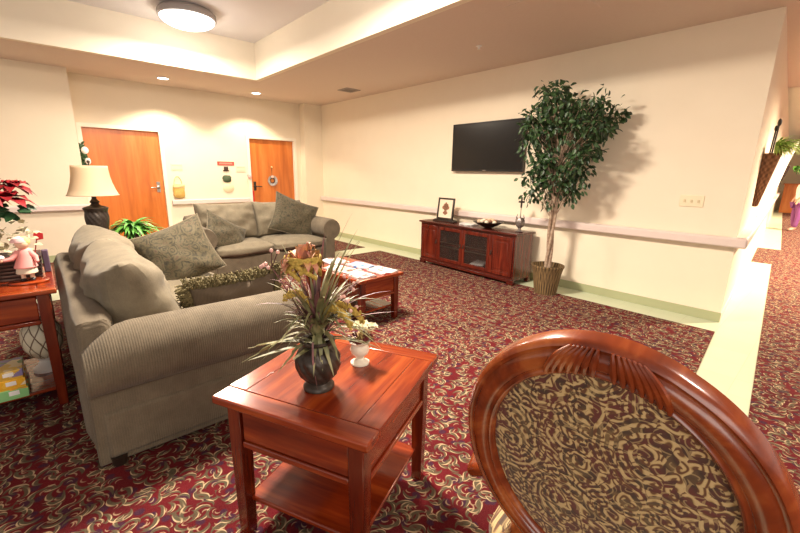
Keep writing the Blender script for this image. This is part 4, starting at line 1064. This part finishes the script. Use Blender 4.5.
# ================================================================== ALONG THE CORRIDOR
def cw(d, off, z): p = P1+CD*d-CN*off; return (p.x, p.y, z)
t = thing('wall_planter', 'tall brown wall basket with bright fern on the corridor wall', 'plant', cw(1.4, .0, 1.12), CA)
pb = M()
pb.add([(-.16, -.0, .62), (.16, 0, .62), (.16, -.16, .62), (-.16, -.16, .62), (-.05, 0, 0), (.05, 0, 0), (.05, -.05, 0), (-.05, -.05, 0)], [(0, 1, 2, 3), (7, 6, 5, 4), (0, 3, 7, 4), (1, 5, 6, 2), (3, 2, 6, 7), (0, 4, 5, 1)])
obj('basket', pb, 'brbasket', t, bevel=.02)
fb = M(); r_ = random.Random(31)
for k in range(170):
    a = r_.uniform(-PI, 0); fb.blade(arch((r_.uniform(-.12, .12), -.10, .60), a, .40*r_.uniform(.6, 1.1), (r_.uniform(.6, 1.1), r_.uniform(.4, 1.0)), r_.uniform(.5, 1.1), 6), .025)
fb.v = [Vector((v.x, min(v.y, -.01), v.z)) for v in fb.v]
obj('foliage', fb, 'fern2', t)
obj('dry_stems', M().tube([(.05, -.07, .6), (.05, -.08, .95)], .008, 6).ball((.05, -.08, .97), .02, 8, 8, (1, 1, 2.2)).tube([(.1, -.05, .6), (.1, -.06, .9)], .008, 6).ball((.1, -.06, .91), .018, 8, 8, (1, 1, 2)), 'foot', t)
t = thing('wall_bracket', 'white curved bracket panel standing out from the corridor wall past the planter', 'bracket', cw(3.1, .0, .92), CA)
prof = [(0, 0), (-.10, .0), (-.13, .2), (-.17, .45), (-.22, .75), (-.28, 1.0), (-.28, 1.06), (-.2, 1.0), (-.10, .85), (0, .6)]
obj('panel', M().prism(prof, 0, -.05, .05), plain('white_board', (.9, .87, .80), .5), t, bevel=.008)
t = thing('wall_planter', 'dark wall basket with trailing green leaves farther down the corridor', 'plant', cw(4.2, .0, 1.05), CA)
obj('basket', M().add([(v.x, v.y*1.6, v.z) for v in pb.v], pb.f), 'dkbasket', t, bevel=.02)
fb2 = M()
for k in range(70):
    a = r_.uniform(-PI, 0); fb2.blade(arch((r_.uniform(-.12, .12), -.3, .55), a, .32*r_.uniform(.6, 1.1), (r_.uniform(.0, .8), r_.uniform(.3, .9)), r_.uniform(.9, 1.6), 6), .04)
fb2.v = [Vector((v.x, min(v.y, -.01), v.z)) for v in fb2.v]
obj('foliage', fb2, 'fern', t)
# wooden counter at the far end
t = thing('reception_counter', 'orange wooden counter across the far end of the corridor', 'counter', (24.5, .50, .006))
obj('front_panel', M().box(0, .05, -1.4, 1.4, 0, 1.22), 'door', t, bevel=.005)
obj('countertop', M().box(-.05, .6, -1.45, 1.45, 1.22, 1.27), 'door', t, bevel=.008)
obj('side_panel', M().box(.05, .55, -1.4, -1.35, 0, 1.22), 'door', t, bevel=.005)
obj('side_panel', M().box(.05, .55, 1.35, 1.4, 0, 1.22), 'door', t, bevel=.005)

# a person at the far end of the corridor, cut by the edge of the photo
def skinned(name, joints, edges, mat, parent=None):
    me = bpy.data.meshes.new(name); me.from_pydata([j[0] for j in joints], edges, []); me.materials.append(mat)
    o = bpy.data.objects.new(name, me); COL.objects.link(o)
    sk_ = o.modifiers.new('skin', 'SKIN'); sk_.use_smooth_shade = True
    for i, j in enumerate(joints):
        r = j[1]; me.skin_vertices[0].data[i].radius = r if isinstance(r, tuple) else (r, r)
    me.skin_vertices[0].data[0].use_root = True
    s = o.modifiers.new('sub', 'SUBSURF'); s.levels = 1; s.render_levels = 1
    if parent: o.parent = parent
    return o

skin_m = plain('skin', (.62, .40, .30), .6)
t = thing('person', 'person in a white top and purple trousers standing far down the corridor', 'person', (16.0, .86, .006), R(200))
k_ = .92
body = [((0, 0, .90), (.14, .10)), ((0, 0, 1.08), (.12, .09)), ((0, 0, 1.30), (.15, .10)), ((0, 0, 1.44), (.05, .05)), ((0, 0, 1.56), (.08, .09)), ((0, 0, 1.66), (.07, .08)),
        ((.09, 0, .82), .085), ((.10, .02, .48), .058), ((.10, 0, .07), .04), ((.10, -.13, .03), .035), ((-.09, 0, .82), .085), ((-.10, -.03, .48), .058), ((-.10, .03, .07), .04), ((-.10, -.10, .03), .035),
        ((.18, 0, 1.38), .05), ((.23, .0, 1.12), .038), ((.20, -.10, .90), .028), ((.19, -.13, .82), .03), ((-.18, 0, 1.38), .05), ((-.23, .0, 1.12), .038), ((-.20, -.10, .90), .028), ((-.19, -.13, .82), .03)]
body = [(tuple(c*k_ for c in p), (tuple(q*k_ for q in r) if isinstance(r, tuple) else r*k_)) for p, r in body]
skinned('body', body, [(0, 1), (1, 2), (2, 3), (3, 4), (4, 5), (0, 6), (6, 7), (7, 8), (8, 9), (0, 10), (10, 11), (11, 12), (12, 13), (2, 14), (14, 15), (15, 16), (16, 17), (2, 18), (18, 19), (19, 20), (20, 21)], skin_m, t)
top_ = [((0, 0, .84), (.15, .115)), ((0, 0, 1.00), (.135, .105)), ((0, 0, 1.20), (.16, .115)), ((0, 0, 1.30), (.08, .08)), ((.17, 0, 1.27), .062), ((.215, 0, 1.03), .05), ((-.17, 0, 1.27), .062), ((-.215, 0, 1.03), .05)]
skinned('top', top_, [(0, 1), (1, 2), (2, 3), (2, 4), (4, 5), (2, 6), (6, 7)], plain('white_knit', (.82, .78, .76), .8), t)
skinned('trousers', [((0, 0, .82), (.15, .11)), ((.085, 0, .74), .092), ((.092, .02, .44), .068), ((.092, 0, .09), .056), ((-.085, 0, .74), .092), ((-.092, -.03, .44), .068), ((-.092, .03, .09), .056)], [(0, 1), (1, 2), (2, 3), (0, 4), (4, 5), (5, 6)], plain('purple_cloth', (.22, .06, .22), .8), t)
obj('hair', M().ball((0, .02, 1.48), .095, 16, 12, (1, 1.05, 1.1)), plain('dark_hair', (.03, .018, .012), .6), t)
